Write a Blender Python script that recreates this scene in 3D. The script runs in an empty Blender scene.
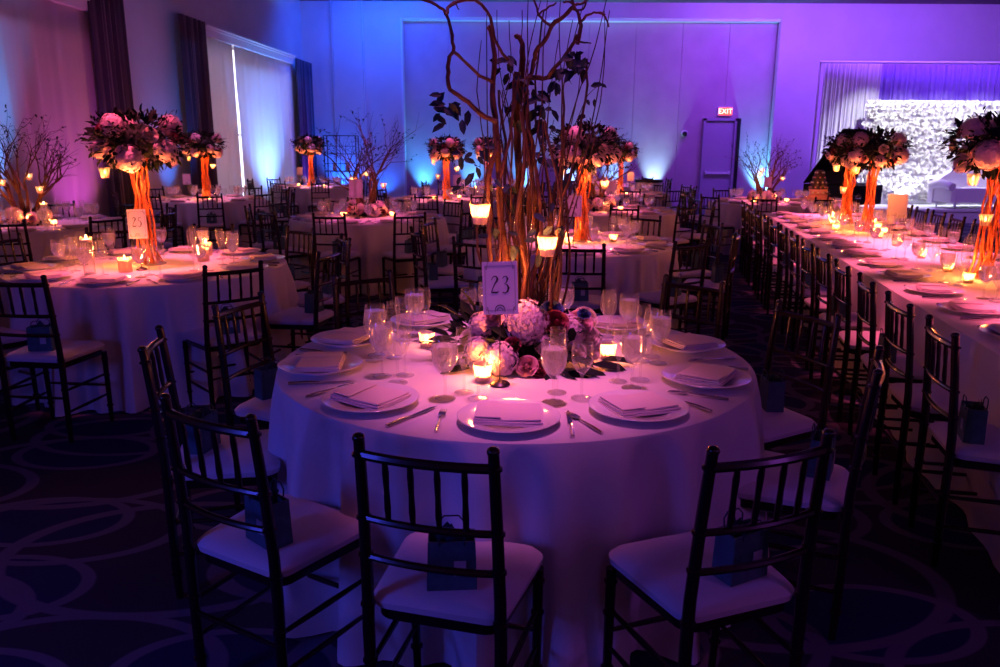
import bpy, math, random
from mathutils import Vector, Matrix
random.seed(23)
R = math.radians
C = bpy.context.scene.collection
sc = bpy.context.scene
PI = math.pi

# ------------------------------------------------------------------ materials
def nt(name):
    m = bpy.data.materials.new(name); m.use_nodes = True
    t = m.node_tree; t.nodes.clear()
    out = t.nodes.new('ShaderNodeOutputMaterial')
    return m, t, out
def pbr(name, col, rough=.6, metal=0, bump=0, bscale=60, sheen=0, var=0, vscale=8, spec=.5, trans=0, ior=1.45, coat=0):
    m, t, out = nt(name)
    b = t.nodes.new('ShaderNodeBsdfPrincipled')
    b.inputs['Base Color'].default_value = (*col, 1); b.inputs['Roughness'].default_value = rough
    b.inputs['Metallic'].default_value = metal; b.inputs['Specular IOR Level'].default_value = spec
    b.inputs['Sheen Weight'].default_value = sheen; b.inputs['Transmission Weight'].default_value = trans
    b.inputs['IOR'].default_value = ior; b.inputs['Coat Weight'].default_value = coat
    t.links.new(b.outputs[0], out.inputs[0])
    tc = t.nodes.new('ShaderNodeTexCoord')
    if var:
        n = t.nodes.new('ShaderNodeTexNoise'); n.inputs['Scale'].default_value = vscale
        t.links.new(tc.outputs['Object'], n.inputs['Vector'])
        r = t.nodes.new('ShaderNodeMapRange'); r.inputs[1].default_value = .3; r.inputs[2].default_value = .7
        r.inputs[3].default_value = 1 - var; r.inputs[4].default_value = 1 + var
        t.links.new(n.outputs[0], r.inputs[0])
        v = t.nodes.new('ShaderNodeVectorMath'); v.operation = 'SCALE'; v.inputs[0].default_value = col
        t.links.new(r.outputs[0], v.inputs['Scale']); t.links.new(v.outputs[0], b.inputs['Base Color'])
    if bump:
        n = t.nodes.new('ShaderNodeTexNoise'); n.inputs['Scale'].default_value = bscale
        t.links.new(tc.outputs['Object'], n.inputs['Vector'])
        bp = t.nodes.new('ShaderNodeBump'); bp.inputs['Strength'].default_value = bump; bp.inputs['Distance'].default_value = .01
        t.links.new(n.outputs[0], bp.inputs['Height']); t.links.new(bp.outputs[0], b.inputs['Normal'])
    return m
def emit(name, col, s):
    m, t, out = nt(name); e = t.nodes.new('ShaderNodeEmission')
    e.inputs[0].default_value = (*col, 1); e.inputs[1].default_value = s; t.links.new(e.outputs[0], out.inputs[0]); return m
def thin_glass(name, scatter=.08, hi=.8):
    m, t, out = nt(name)
    tr = t.nodes.new('ShaderNodeBsdfTransparent')
    tl = t.nodes.new('ShaderNodeBsdfTranslucent'); tl.inputs[0].default_value = (1, 1, 1, 1)
    df = t.nodes.new('ShaderNodeBsdfDiffuse'); df.inputs[0].default_value = (1, 1, 1, 1)
    g = t.nodes.new('ShaderNodeBsdfGlossy'); g.inputs['Roughness'].default_value = .09
    lw = t.nodes.new('ShaderNodeLayerWeight'); lw.inputs[0].default_value = .5
    pw = t.nodes.new('ShaderNodeMath'); pw.operation = 'POWER'; pw.inputs[1].default_value = 3.0
    t.links.new(lw.outputs['Facing'], pw.inputs[0])
    mr = t.nodes.new('ShaderNodeMapRange'); mr.inputs[3].default_value = .05; mr.inputs[4].default_value = hi
    t.links.new(pw.outputs[0], mr.inputs[0])
    ms = t.nodes.new('ShaderNodeMapRange'); ms.inputs[3].default_value = scatter*.5; ms.inputs[4].default_value = min(1, scatter*5)
    t.links.new(pw.outputs[0], ms.inputs[0])
    a = t.nodes.new('ShaderNodeMixShader'); t.links.new(tl.outputs[0], a.inputs[1]); t.links.new(df.outputs[0], a.inputs[2])
    b = t.nodes.new('ShaderNodeMixShader'); t.links.new(mr.outputs[0], b.inputs[0]); t.links.new(tr.outputs[0], b.inputs[1]); t.links.new(g.outputs[0], b.inputs[2])
    mx = t.nodes.new('ShaderNodeMixShader'); t.links.new(ms.outputs[0], mx.inputs[0]); t.links.new(b.outputs[0], mx.inputs[1]); t.links.new(a.outputs[0], mx.inputs[2])
    t.links.new(mx.outputs[0], out.inputs[0]); return m
def water_mat():
    m, t, out = nt('iced_water')
    g = t.nodes.new('ShaderNodeBsdfGlass'); g.inputs['IOR'].default_value = 1.3; g.inputs['Roughness'].default_value = .02
    tl = t.nodes.new('ShaderNodeBsdfTranslucent'); tl.inputs[0].default_value = (.95, .9, .95, 1)
    d = t.nodes.new('ShaderNodeBsdfDiffuse'); d.inputs[0].default_value = (.95, .9, .95, 1)
    a = t.nodes.new('ShaderNodeMixShader'); a.inputs[0].default_value = .5
    t.links.new(tl.outputs[0], a.inputs[1]); t.links.new(d.outputs[0], a.inputs[2])
    tp = t.nodes.new('ShaderNodeBsdfTransparent'); g0 = t.nodes.new('ShaderNodeMixShader'); g0.inputs[0].default_value = .6
    t.links.new(tp.outputs[0], g0.inputs[1]); t.links.new(g.outputs[0], g0.inputs[2])
    mx = t.nodes.new('ShaderNodeMixShader'); mx.inputs[0].default_value = .22
    t.links.new(g0.outputs[0], mx.inputs[1]); t.links.new(a.outputs[0], mx.inputs[2]); t.links.new(mx.outputs[0], out.inputs[0])
    return m
def frosted_mat():
    m, t, out = nt('frosted_glass')
    tl = t.nodes.new('ShaderNodeBsdfTranslucent'); tl.inputs[0].default_value = (1, .85, .65, 1)
    tr = t.nodes.new('ShaderNodeBsdfTransparent')
    mx = t.nodes.new('ShaderNodeMixShader'); mx.inputs[0].default_value = .45
    t.links.new(tr.outputs[0], mx.inputs[1]); t.links.new(tl.outputs[0], mx.inputs[2]); t.links.new(mx.outputs[0], out.inputs[0]); return m
def sheer_mat(name, col):
    m, t, out = nt(name)
    tl = t.nodes.new('ShaderNodeBsdfTranslucent'); tl.inputs[0].default_value = (*col, 1)
    d = t.nodes.new('ShaderNodeBsdfDiffuse'); d.inputs[0].default_value = (*col, 1)
    mx = t.nodes.new('ShaderNodeMixShader'); mx.inputs[0].default_value = .75
    t.links.new(tl.outputs[0], mx.inputs[1]); t.links.new(d.outputs[0], mx.inputs[2]); t.links.new(mx.outputs[0], out.inputs[0]); return m
def carpet_mat():
    m, t, out = nt('patterned_carpet')
    N = t.nodes.new; L = t.links.new
    b = N('ShaderNodeBsdfPrincipled'); b.inputs['Roughness'].default_value = .95; b.inputs['Specular IOR Level'].default_value = .1
    tc = N('ShaderNodeTexCoord')
    def ring(scale, rot, st, rad, w, off):
        mp = N('ShaderNodeMapping'); mp.inputs['Rotation'].default_value = (0, 0, rot); mp.inputs['Scale'].default_value = (scale, scale*st, 1); mp.inputs['Location'].default_value = off
        L(tc.outputs['Object'], mp.inputs[0])
        v = N('ShaderNodeTexVoronoi'); v.voronoi_dimensions = '2D'; v.inputs['Scale'].default_value = 1; v.inputs['Randomness'].default_value = .35
        L(mp.outputs[0], v.inputs['Vector'])
        s = N('ShaderNodeMath'); s.operation = 'SUBTRACT'; s.inputs[1].default_value = rad; L(v.outputs['Distance'], s.inputs[0])
        a = N('ShaderNodeMath'); a.operation = 'ABSOLUTE'; L(s.outputs[0], a.inputs[0])
        c = N('ShaderNodeMapRange'); c.inputs[1].default_value = w*.7; c.inputs[2].default_value = w; c.inputs[3].default_value = 1; c.inputs[4].default_value = 0
        L(a.outputs[0], c.inputs[0])
        i = N('ShaderNodeMath'); i.operation = 'LESS_THAN'; i.inputs[1].default_value = rad; L(v.outputs['Distance'], i.inputs[0])
        return c.outputs[0], i.outputs[0]
    r1, i1 = ring(.80, .5, 1.7, .38, .028, (0.3, .2, 0))
    r2, i2 = ring(.62, -.7, 1.5, .40, .024, (2.1, .7, 0))
    r3, i3 = ring(1.05, 1.4, 1.6, .36, .032, (4.7, 3.3, 0))
    mx = N('ShaderNodeMath'); mx.operation = 'MAXIMUM'; L(r1, mx.inputs[0]); L(r2, mx.inputs[1])
    mx2 = N('ShaderNodeMath'); mx2.operation = 'MAXIMUM'; L(mx.outputs[0], mx2.inputs[0]); L(r3, mx2.inputs[1])
    base = N('ShaderNodeMix'); base.data_type = 'RGBA'; base.inputs[6].default_value = (.035, .03, .05, 1); base.inputs[7].default_value = (.018, .022, .075, 1); L(i3, base.inputs[0])
    top = N('ShaderNodeMix'); top.data_type = 'RGBA'; L(mx2.outputs[0], top.inputs[0]); L(base.outputs[2], top.inputs[6]); top.inputs[7].default_value = (.13, .11, .16, 1)
    n = N('ShaderNodeTexNoise'); n.inputs['Scale'].default_value = 90; L(tc.outputs['Object'], n.inputs['Vector'])
    bp = N('ShaderNodeBump'); bp.inputs['Strength'].default_value = .4; L(n.outputs[0], bp.inputs['Height']); L(bp.outputs[0], b.inputs['Normal'])
    L(top.outputs[2], b.inputs['Base Color']); L(b.outputs[0], out.inputs[0]); return m

M = dict(
    carpet=carpet_mat(), wall=pbr('painted_wall', (.62, .60, .62), .85, bump=.15, bscale=25, var=.04, vscale=1.5),
    fabric_wall=pbr('fabric_panel', (.52, .36, .46), .95, bump=.3, bscale=120, var=.06, vscale=2),
    ceiling=pbr('ceiling_paint', (.12, .1, .12), .9), trim=pbr('white_trim', (.75, .75, .78), .5),
    cloth=pbr('table_linen', (.74, .70, .72), .85, bump=.15, bscale=300, sheen=.2),
    mahog=pbr('dark_wood', (.014, .005, .006), .26, spec=.5, coat=.15, var=.2, vscale=12),
    cushion=pbr('cushion_fabric', (.72, .66, .70), .62, sheen=.3, bump=.1, bscale=200),
    china=pbr('white_china', (.82, .80, .82), .12, spec=.6), napkin=pbr('napkin_linen', (.78, .66, .68), .85, bump=.2, bscale=350),
    steel=pbr('polished_steel', (.6, .6, .62), .18, 1), bag=pbr('teal_paper', (.05, .12, .14), .45, var=.2, vscale=30), bagdark=pbr('teal_cord', (.02, .06, .08), .6),
    tag=pbr('tag_paper', (.5, .5, .55), .6),
    glass=thin_glass('clear_glass'), pane=thin_glass('pane_glass'), frost=frosted_mat(), water=water_mat(),
    wax=pbr('candle_wax', (.9, .75, .55), .5), flame=emit('candle_flame', (1, .5, .14), 60), bark=pbr('willow_bark', (.075, .022, .014), .6, bump=.5, bscale=80, var=.35, vscale=30),
    copper=pbr('copper_willow', (.55, .13, .035), .42, metal=.3, var=.4, vscale=40), leaf=pbr('dark_leaf', (.008, .014, .010), .75, spec=.2, var=.4, vscale=20),
    leafb=pbr('blue_leaf', (.018, .032, .045), .7, spec=.25, var=.4, vscale=20),
    hyd=pbr('hydrangea_petal', (.70, .50, .56), .7, var=.12, vscale=40), rose=pbr('rose_petal', (.75, .38, .38), .6, var=.15, vscale=40), wrose=pbr('cream_petal', (.85, .68, .55), .6, var=.1, vscale=40),
    delph=pbr('blue_petal', (.03, .06, .20), .6), burg=pbr('burgundy_petal', (.25, .03, .05), .6, var=.2, vscale=30),
    card=pbr('card_stock', (.80, .74, .80), .7), ink=pbr('dark_ink', (.03, .015, .03), .7), bronze=pbr('dark_metal', (.06, .045, .045), .35, .8),
    drape=pbr('navy_drape', (.055, .05, .10), .9, sheen=.3, bump=.2, bscale=60), sheer=sheer_mat('sheer_curtain', (.80, .76, .82)),
    pdrape=sheer_mat('white_drape', (.85, .82, .9)), vdrape=pbr('violet_drape', (.30, .20, .62), .8, sheen=.3),
    day=emit('daylight', (.85, .8, 1), 3.2), black=pbr('black_lacquer', (.006, .005, .006), .45, spec=.2), iron=pbr('black_iron', (.01, .01, .012), .5),
    exitf=emit('exit_red', (1, .06, .05), 3.0), exitl=emit('exit_letters', (1, .65, .6), 3.5), door=pbr('door_paint', (.42, .34, .48), .5), satin=pbr('satin_metal', (.7, .7, .74), .3, .9),
    white=pbr('white_gloss', (.85, .85, .88), .3), petalw=pbr('white_bloom', (.86, .84, .80), .7, var=.08, vscale=6), leather=pbr('white_leather', (.80, .76, .82), .35),
    cake=pbr('pink_icing', (.75, .35, .38), .5), choc=pbr('dark_icing', (.04, .015, .02), .4))

# ------------------------------------------------------------------ mesh builder
class MB:
    def __init__(s): s.v = []; s.f = []
    def add(s, vs, fs):
        o = len(s.v); s.v += [tuple(v) for v in vs]; s.f += [tuple(i + o for i in f) for f in fs]; return s
    def box(s, c, d, rot=None):
        x, y, z = (a/2 for a in d); vs = [Vector((i*x, j*y, k*z)) for k in (-1, 1) for j in (-1, 1) for i in (-1, 1)]
        if rot is not None: vs = [rot @ v for v in vs]
        vs = [v + Vector(c) for v in vs]
        return s.add(vs, [(0, 2, 3, 1), (4, 5, 7, 6), (0, 1, 5, 4), (2, 6, 7, 3), (0, 4, 6, 2), (1, 3, 7, 5)])
    def lathe(s, prof, n=20, c=(0, 0, 0), cap=False, wob=None):
        vs = []
        for r, z in prof:
            for i in range(n):
                a = 2*PI*i/n; rr = r if wob is None else wob(r, z, a); vs.append((c[0]+rr*math.cos(a), c[1]+rr*math.sin(a), c[2]+z))
        fs = [(j*n+i, j*n+(i+1) % n, (j+1)*n+(i+1) % n, (j+1)*n+i) for j in range(len(prof)-1) for i in range(n)]
        if cap: fs += [tuple(range(n))[::-1], tuple((len(prof)-1)*n+i for i in range(n))]
        return s.add(vs, fs)
    def tube(s, pts, rads, n=8, cap=True):
        pts = [Vector(p) for p in pts]
        if not isinstance(rads, (list, tuple)): rads = [rads]*len(pts)
        vs = []; up = Vector((.13, .27, 1)).normalized(); pu = None
        for i, p in enumerate(pts):
            d = (pts[min(i+1, len(pts)-1)] - pts[max(i-1, 0)]).normalized()
            if pu is None:
                a = Vector((1, 0, 0)) if abs(d.x) < .8 else Vector((0, 1, 0)); u = (a - d*a.dot(d)).normalized()
            else:
                u = pu - d*pu.dot(d); u = u.normalized() if u.length > 1e-6 else Vector((1, 0, 0))
            pu = u; w = d.cross(u)
            for k in range(n):
                a = 2*PI*k/n; vs.append(p + (u*math.cos(a) + w*math.sin(a))*rads[i])
        fs = [(j*n+i, j*n+(i+1) % n, (j+1)*n+(i+1) % n, (j+1)*n+i) for j in range(len(pts)-1) for i in range(n)]
        if cap: fs += [tuple(range(n))[::-1], tuple((len(pts)-1)*n+i for i in range(n))]
        return s.add(vs, fs)
    def ball(s, c, r, n=10, m=6, sc3=(1, 1, 1)):
        vs = [(c[0], c[1], c[2]-r*sc3[2])]; 
        for j in range(1, m):
            t = PI*j/m
            for i in range(n):
                a = 2*PI*i/n; vs.append((c[0]+r*sc3[0]*math.sin(t)*math.cos(a), c[1]+r*sc3[1]*math.sin(t)*math.sin(a), c[2]-r*sc3[2]*math.cos(t)))
        vs.append((c[0], c[1], c[2]+r*sc3[2])); e = len(vs)-1
        fs = [(0, 1+(i+1) % n, 1+i) for i in range(n)]
        fs += [(1+j*n+i, 1+j*n+(i+1) % n, 1+(j+1)*n+(i+1) % n, 1+(j+1)*n+i) for j in range(m-2) for i in range(n)]
        fs += [(1+(m-2)*n+i, 1+(m-2)*n+(i+1) % n, e) for i in range(n)]
        return s.add(vs, fs)
    def leaf(s, p, d, up, L, W):
        d = Vector(d).normalized(); w = d.cross(Vector(up)); w = w.normalized() if w.length > 1e-4 else Vector((1, 0, 0)); k = w.cross(d); p = Vector(p)
        vs = [p, p+d*L*.3+w*W*.42+k*W*.1, p+d*L*.3-w*W*.42+k*W*.1, p+d*L*.35-k*W*.06, p+d*L*.7+w*W*.36+k*W*.02, p+d*L*.7-w*W*.36+k*W*.02, p+d*L*.72-k*W*.12, p+d*L-k*W*.3]
        return s.add(vs, [(0, 3, 1), (0, 2, 3), (1, 3, 6, 4), (3, 2, 5, 6), (4, 6, 7), (6, 5, 7)])
    def mesh(s, name, mat, smooth=True, bevel=0):
        me = bpy.data.meshes.new(name); me.from_pydata(s.v, [], s.f); me.validate(); me.update()
        me.materials.append(M[mat] if isinstance(mat, str) else mat)
        if smooth:
            me.polygons.foreach_set('use_smooth', [True]*len(me.polygons))
            try: me.set_sharp_from_angle(angle=R(38))
            except Exception: pass
        return me

def new(name, data=None, parent=None, loc=(0, 0, 0), rz=0):
    o = bpy.data.objects.new(name, data); C.objects.link(o); o.location = loc
    if rz: o.rotation_euler = (0, 0, rz)
    if parent: o.parent = parent
    return o
def tag(o, label, cat, group=None):
    o['label'] = label; o['category'] = cat
    if group: o['group'] = group
    return o
def struct(name, mb, mat, smooth=False, label=None):
    o = new(name, mb.mesh(name, mat, smooth)); o['kind'] = 'structure'
    if label: o['label'] = label
    return o
def Empty(name, label, cat, loc, rz=0, group=None):
    o = new(name, None, None, loc, rz); o.empty_display_size = .1; return tag(o, label, cat, group)
# kit: (root_mesh or None, [(part, mesh, [(sub, mesh, loc)], loc, label)])
def place(kit, name, loc, rz, label, cat, group=None, scale=None):
    root, parts = kit
    o = new(name, root, None, loc, rz); tag(o, label, cat, group)
    if scale: o.scale = (scale,)*3 if not isinstance(scale, tuple) else scale
    for p in parts:
        c = new(p[0], p[1], o, p[3] if len(p) > 3 else (0, 0, 0))
        for q in (p[2] if len(p) > 2 and p[2] else []): new(q[0], q[1], c, q[2] if len(q) > 2 else (0, 0, 0))
    return o

# ------------------------------------------------------------------ camera
cd = bpy.data.cameras.new('camera'); cam = new('camera', cd, None, (0, 0, 1.552))
cd.sensor_width = 36; cd.lens = 778/1000*36; cd.clip_start = .05; cd.clip_end = 200
cam.matrix_world = Matrix.Translation((0, 0, 1.552)) @ Matrix.Rotation(R(90-13.35), 4, 'X') @ Matrix.Rotation(R(.3), 4, 'Z')
sc.camera = cam
cd.dof.use_dof = True; cd.dof.focus_distance = 2.75; cd.dof.aperture_fstop = 8.0

# ------------------------------------------------------------------ room
struct('floor', MB().box((3.5, 9, -.05), (22, 28, .1)), 'carpet')
CZ = 5.33
struct('ceiling', MB().box((3.5, 9, CZ+.05), (22, 28, .1)), 'ceiling')
wb = MB()
wb.box((-4.2, 22.1, CZ/2), (3.02, .2, CZ)); wb.box((11.0, 22.1, CZ/2), (7.15, .2, CZ))
wb.box((2.37, 22.1, (4.94+CZ)/2), (10.12, .2, CZ-4.94))
struct('wall_back', wb, 'wall')
struct('trim_3', MB().box((2.37, 22.19, 4.94-.03), (10.12, .30, .06)), 'trim')
struct('trim_4', MB().box((-2.69+.02, 22.14, 2.46), (.05, .32, 4.9)), 'trim')
rp = MB()
for i in range(8):
    x0 = -2.69 + i*10.12/8; rp.box((x0+10.12/16, 22.36, 2.48), (10.12/8-.008, .08, 4.96))
rp.box((2.37, 22.45, 2.5), (10.4, .1, 5))
struct('wall_panel', rp, 'fabric_wall')
for n, (xa, xb) in {'trim_1': (-4.53, -4.50), 'trim_2': (-3.70, -3.67)}.items():
    struct(n, MB().box(((xa+xb)/2, 21.97, CZ/2), (xb-xa, .06, CZ)), 'trim')
struct('trim_7', MB().box((-4.1, 21.975, CZ/2), (.78, .05, CZ)), 'wall')
WU = Vector((-.07, -1, 0)).normalized(); WN = Vector((1, -.07, 0)).normalized(); W0 = Vector((-5.33, 22, 0))
wrot = Matrix(((WU.x, WN.x, 0), (WU.y, WN.y, 0), (0, 0, 1)))
def W(s_, off, z): return W0 + WU*s_ + WN*off + Vector((0, 0, z))
def wbox(mb, s0, s1, o0, o1, z0, z1): return mb.box(W((s0+s1)/2, (o0+o1)/2, (z0+z1)/2), (s1-s0, o1-o0, z1-z0), wrot)
struct('wall_left', wbox(MB(), -.4, 25.5, -.2, 0, 0, CZ), 'wall')
struct('wall_right', MB().box((14.1, 9.5, CZ/2), (.2, 27, CZ)), 'wall')
struct('wall_front', MB().box((3.5, -3.6, CZ/2), (22, .2, CZ)), 'wall')
struct('baseboard_left', wbox(MB(), 0, 25, 0, .02, 0, .12), 'trim')
struct('baseboard_back', MB().box((-4.2, 21.98, .06), (2.9, .03, .12)), 'trim')

def window(n, s0, s1, ztop, lit):
    r = new('window_%d' % n, None); r['kind'] = 'structure'
    p = new('pane', wbox(MB(), s0, s1, .01, .02, .3, ztop).mesh('pane', 'day' if lit else 'iron', False), r)
    f = MB()
    for s_ in (s0, (s0+s1)/2-.02, s1-.05): wbox(f, s_, s_+.05, .02, .06, .3, ztop)
    for z in (.3, ztop*.5, ztop-.05): wbox(f, s0, s1, .02, .06, z, z+.05)
    new('frame', f.mesh('frame', 'trim', False), r)
window(1, 10.3, 16.4, 3.4, False); window(2, 1.5, 6.5, 3.58, True)

def curtain(name, label, cat, pf, width, z0, z1, mat, waves, amp, group=None, taper=0, n=None, skew=0, seed=0):
    """hanging cloth with vertical folds; pf(u, off, z) gives the point u metres along"""
    rnd = random.Random(seed); n = n or int(waves*10)+2; ph = [rnd.uniform(0, 6.28) for _ in range(4)]
    mb = MB(); vs = []; zs = [z0+(z1-z0)*k/8 for k in range(9)]
    for k, z in enumerate(zs):
        t = (z1-z)/(z1-z0)
        for i in range(n+1):
            u = i/n
            off = amp*(.55*math.sin(2*PI*waves*u+ph[0]) + .3*math.sin(2*PI*waves*1.7*u+ph[1]+t*.5) + .15*math.sin(2*PI*waves*3.1*u+ph[2]))*(.7+.5*t)
            vs.append(pf(width*u + skew*t*(1 if skew > 0 else 1)*u, off+amp, z))
    fs = [(k*(n+1)+i, k*(n+1)+i+1, (k+1)*(n+1)+i+1, (k+1)*(n+1)+i) for k in range(8) for i in range(n)]
    mb.add(vs, fs)
    me = mb.mesh(name, mat); o = new(name, me)
    sm = o.modifiers.new('thickness', 'SOLIDIFY'); sm.thickness = .006
    if cat: tag(o, label, cat, group)
    return o
ZT1, ZT2 = 3.42, 3.60
curtain('sheer_curtain', 'pale sheer curtain across the left window, glowing pink and blue', 'curtain', lambda u, o, z: W(10.1+u, .10+o, z), 3.2, .03, ZT1, 'sheer', 7, .035, 'window sheers', seed=1)
curtain('sheer_curtain', 'pale sheer curtain at the very left edge of the photo', 'curtain', lambda u, o, z: W(13.32+u, .10+o, z), 3.0, .03, ZT1, 'sheer', 7, .035, 'window sheers', seed=2)
curtain('sheer_curtain', 'pale sheer curtain right of the bright gap in the second window', 'curtain', lambda u, o, z: W(1.35+u+(.05 if z > 2.5 else 0)*(1 if u > 3 else 0), .10+o, z), 3.62, .03, ZT2, 'sheer', 8, .03, 'window sheers', seed=3)
curtain('sheer_curtain', 'pale sheer curtain left of the bright gap in the second window', 'curtain', lambda u, o, z: W(5.10+u, .10+o, z), 1.45, .03, ZT2, 'sheer', 4, .03, 'window sheers', seed=4)
curtain('dark_drape', 'tall dark navy drape right of the left window', 'drape', lambda u, o, z: W(9.35+u, .20+o, z), .95, .02, 3.88, 'drape', 7, .05, 'dark drapes', seed=5)
curtain('dark_drape', 'tall dark navy drape left of the second window', 'drape', lambda u, o, z: W(6.55+u, .20+o, z), 1.0, .02, 3.82, 'drape', 6, .05, 'dark drapes', seed=6)
curtain('dark_drape', 'tall dark navy drape in the far left corner of the room', 'drape', lambda u, o, z: W(.12+u, .20+o, z), 1.3, .02, 3.75, 'drape', 6, .05, 'dark drapes', seed=7)
for (a, b, z, l) in ((10.3, 16.5, ZT1, 'white cornice above the left window'), (1.45, 6.5, ZT2, 'white cornice above the second window')):
    o = Empty('window_cornice', l, 'cornice', W((a+b)/2, 0, z), 0, 'window cornices')
    def rel(mb): 
        L = o.location; mb.v = [(v[0]-L[0], v[1]-L[1], v[2]-L[2]) for v in mb.v]; return mb
    new('board', rel(wbox(MB(), a, b, .0, .22, z, z+.13)).mesh('board', 'trim', False), o)
    m_ = wbox(MB(), a-.03, b+.03, .0, .26, z+.13, z+.17); wbox(m_, a-.05, b+.05, 0, .30, z+.17, z+.20)
    new('crown_moulding', rel(m_).mesh('crown_moulding', 'trim', False), o)

# exit door in the panel
dr = new('door_1', None, None, (6.05, 22.28, 0)); dr['kind'] = 'structure'
new('door_leaf', MB().box((0, 0, 1.17), (.78, .05, 2.30)).mesh('door_leaf', 'door', False), dr)
fm = MB(); fm.box((-.43, -.02, 1.2), (.07, .14, 2.4)); fm.box((.43, -.02, 1.2), (.07, .14, 2.4)); fm.box((0, -.02, 2.37), (.93, .14, .07))
new('door_frame', fm.mesh('door_frame', 'door', False), dr)
new('dark_strip', MB().box((.50, -.05, 1.2), (.09, .16, 2.4)).mesh('dark_strip', 'iron', False), dr)  # dark strip along the right edge of the door frame
pb = MB(); pb.box((0, -.09, .93), (.70, .05, .06)); pb.box((-.33, -.05, .93), (.05, .06, .1)); pb.box((.33, -.05, .93), (.05, .06, .1))
new('push_bar', pb.mesh('push_bar', 'white', False), dr)
ex = Empty('exit_sign', 'lit red EXIT sign above the door in the back wall', 'sign', (6.17, 22.28, 2.50))
new('housing', MB().box((0, 0, .09), (.40, .06, .23)).mesh('housing', 'white', False), ex)
new('sign_face', MB().box((0, -.034, .09), (.37, .008, .20)).mesh('sign_face', 'exitf', False), ex)
def text(s_, size, mat, parent, loc, rot, name='lettering', ext=.001, align='CENTER'):
    c = bpy.data.curves.new(name, 'FONT'); c.body = s_; c.size = size; c.extrude = ext; c.align_x = align; c.align_y = 'CENTER'; c.materials.append(M[mat])
    t_ = bpy.data.objects.new('tmp', c); C.objects.link(t_); bpy.context.view_layer.update(); me = bpy.data.meshes.new_from_object(t_.evaluated_get(bpy.context.evaluated_depsgraph_get())); bpy.data.objects.remove(t_)
    o = bpy.data.objects.new(name, me); C.objects.link(o); o.parent = parent; o.location = loc; o.rotation_euler = rot; return o
text('EXIT', .19, 'exitl', ex, (0, -.041, .085), (R(90), 0, 0))
dm = Empty('wall_dome', 'small dark dome fitting on the back wall left of the exit door', 'fitting', (5.09, 22.32, 2.0))
new('mount', MB().lathe([(0, 0), (.09, 0), (.09, .04), (0, .04)], 16).mesh('mount', 'white'), dm).rotation_euler = (R(90), 0, 0)
new('dome', MB().ball((0, -.08, -.02), .07).mesh('dome', 'iron'), dm)
sw = Empty('switch_plate', 'small white switch plate on the violet wall right of the exit door', 'switch', (7.95, 21.99, 1.0))
new('plate', MB().box((0, 0, 0), (.12, .015, .12)).mesh('plate', 'white', False), sw); new('toggle', MB().box((0, -.012, 0), (.02, .015, .04)).mesh('toggle', 'trim', False), sw)
MB_ = MB

# ------------------------------------------------------------------ tableware kits
def goblet(H, rb, zb, n=22, flute=False):
    p = [(.0, .002), (.034, .001), (.035, .004), (.012, .008), (.0045, .014), (.004, zb-.012), (.008, zb-.002), (rb*.55, zb+(H-zb)*.12), (rb*.92, zb+(H-zb)*.35), (rb, zb+(H-zb)*.6), (rb*.93, zb+(H-zb)*.85), (rb*.86, H)]
    if flute: p = [(.0, .002), (.032, .001), (.033, .004), (.01, .008), (.0042, .014), (.004, zb-.012), (.007, zb), (rb*.7, zb+(H-zb)*.25), (rb, zb+(H-zb)*.6), (rb*.9, H)]
    return MB().lathe(p, n).mesh('stemware', 'glass')
def water(H, rb, zb, fill=.80, n=20):
    s_ = .93
    p = [(0, zb+.004), (rb*.5*s_, zb+(H-zb)*.13), (rb*.92*s_, zb+(H-zb)*.36), (rb*s_, zb+(H-zb)*.6), (rb*.95*s_, zb+(H-zb)*fill), (0, zb+(H-zb)*fill)]
    return MB().lathe(p, n).mesh('water', 'water')
K_gob = (goblet(.205, .043, .085), [('water', water(.205, .043, .085))])
K_wine = (goblet(.19, .037, .088), [])
K_flute = (goblet(.225, .027, .085, flute=True), [])
pl = MB().lathe([(0, .004), (.07, .004), (.095, .006), (.105, .012), (.15, .020), (.155, .0225), (.153, .024), (.104, .016), (.09, .009), (0, .008)], 40).mesh('dinner_plate', 'china')
ft = MB().lathe([(.085, .0), (.095, .0), (.095, .007), (.085, .007)], 32).mesh('foot_ring', 'china')
K_plate = (pl, [('foot_ring', ft)])
def napkin_mesh(ang):
    mb = MB(); r_ = Matrix.Rotation(ang, 3, 'Z')
    for k, (w, d, z, dx) in enumerate(((.205, .165, .0, 0), (.200, .160, .0065, .002), (.195, .150, .013, -.002))):
        n = 6; vs = []; 
        for zz in (0, .0045):
            for j in range(n+1):
                for i in range(n+1):
                    u, v = i/n-.5, j/n-.5; vs.append(r_ @ Vector((u*w+dx, v*d, z+zz+.004*math.sin(u*5+k)*math.cos(v*4)*(.4+abs(v)) )))
        q = (n+1)**2; fs = []
        for j in range(n):
            for i in range(n): a = j*(n+1)+i; fs += [(a, a+n+1, a+n+2, a+1), (q+a, q+a+1, q+a+n+2, q+a+n+1)]
        for i in range(n): fs += [(i, i+1, q+i+1, q+i), (n*(n+1)+i+1, n*(n+1)+i, q+n*(n+1)+i, q+n*(n+1)+i+1), (i*(n+1), q+i*(n+1), q+(i+1)*(n+1), (i+1)*(n+1)), (i*(n+1)+n, (i+1)*(n+1)+n, q+(i+1)*(n+1)+n, q+i*(n+1)+n)]
        mb.add(vs, fs)
    return mb
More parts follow.
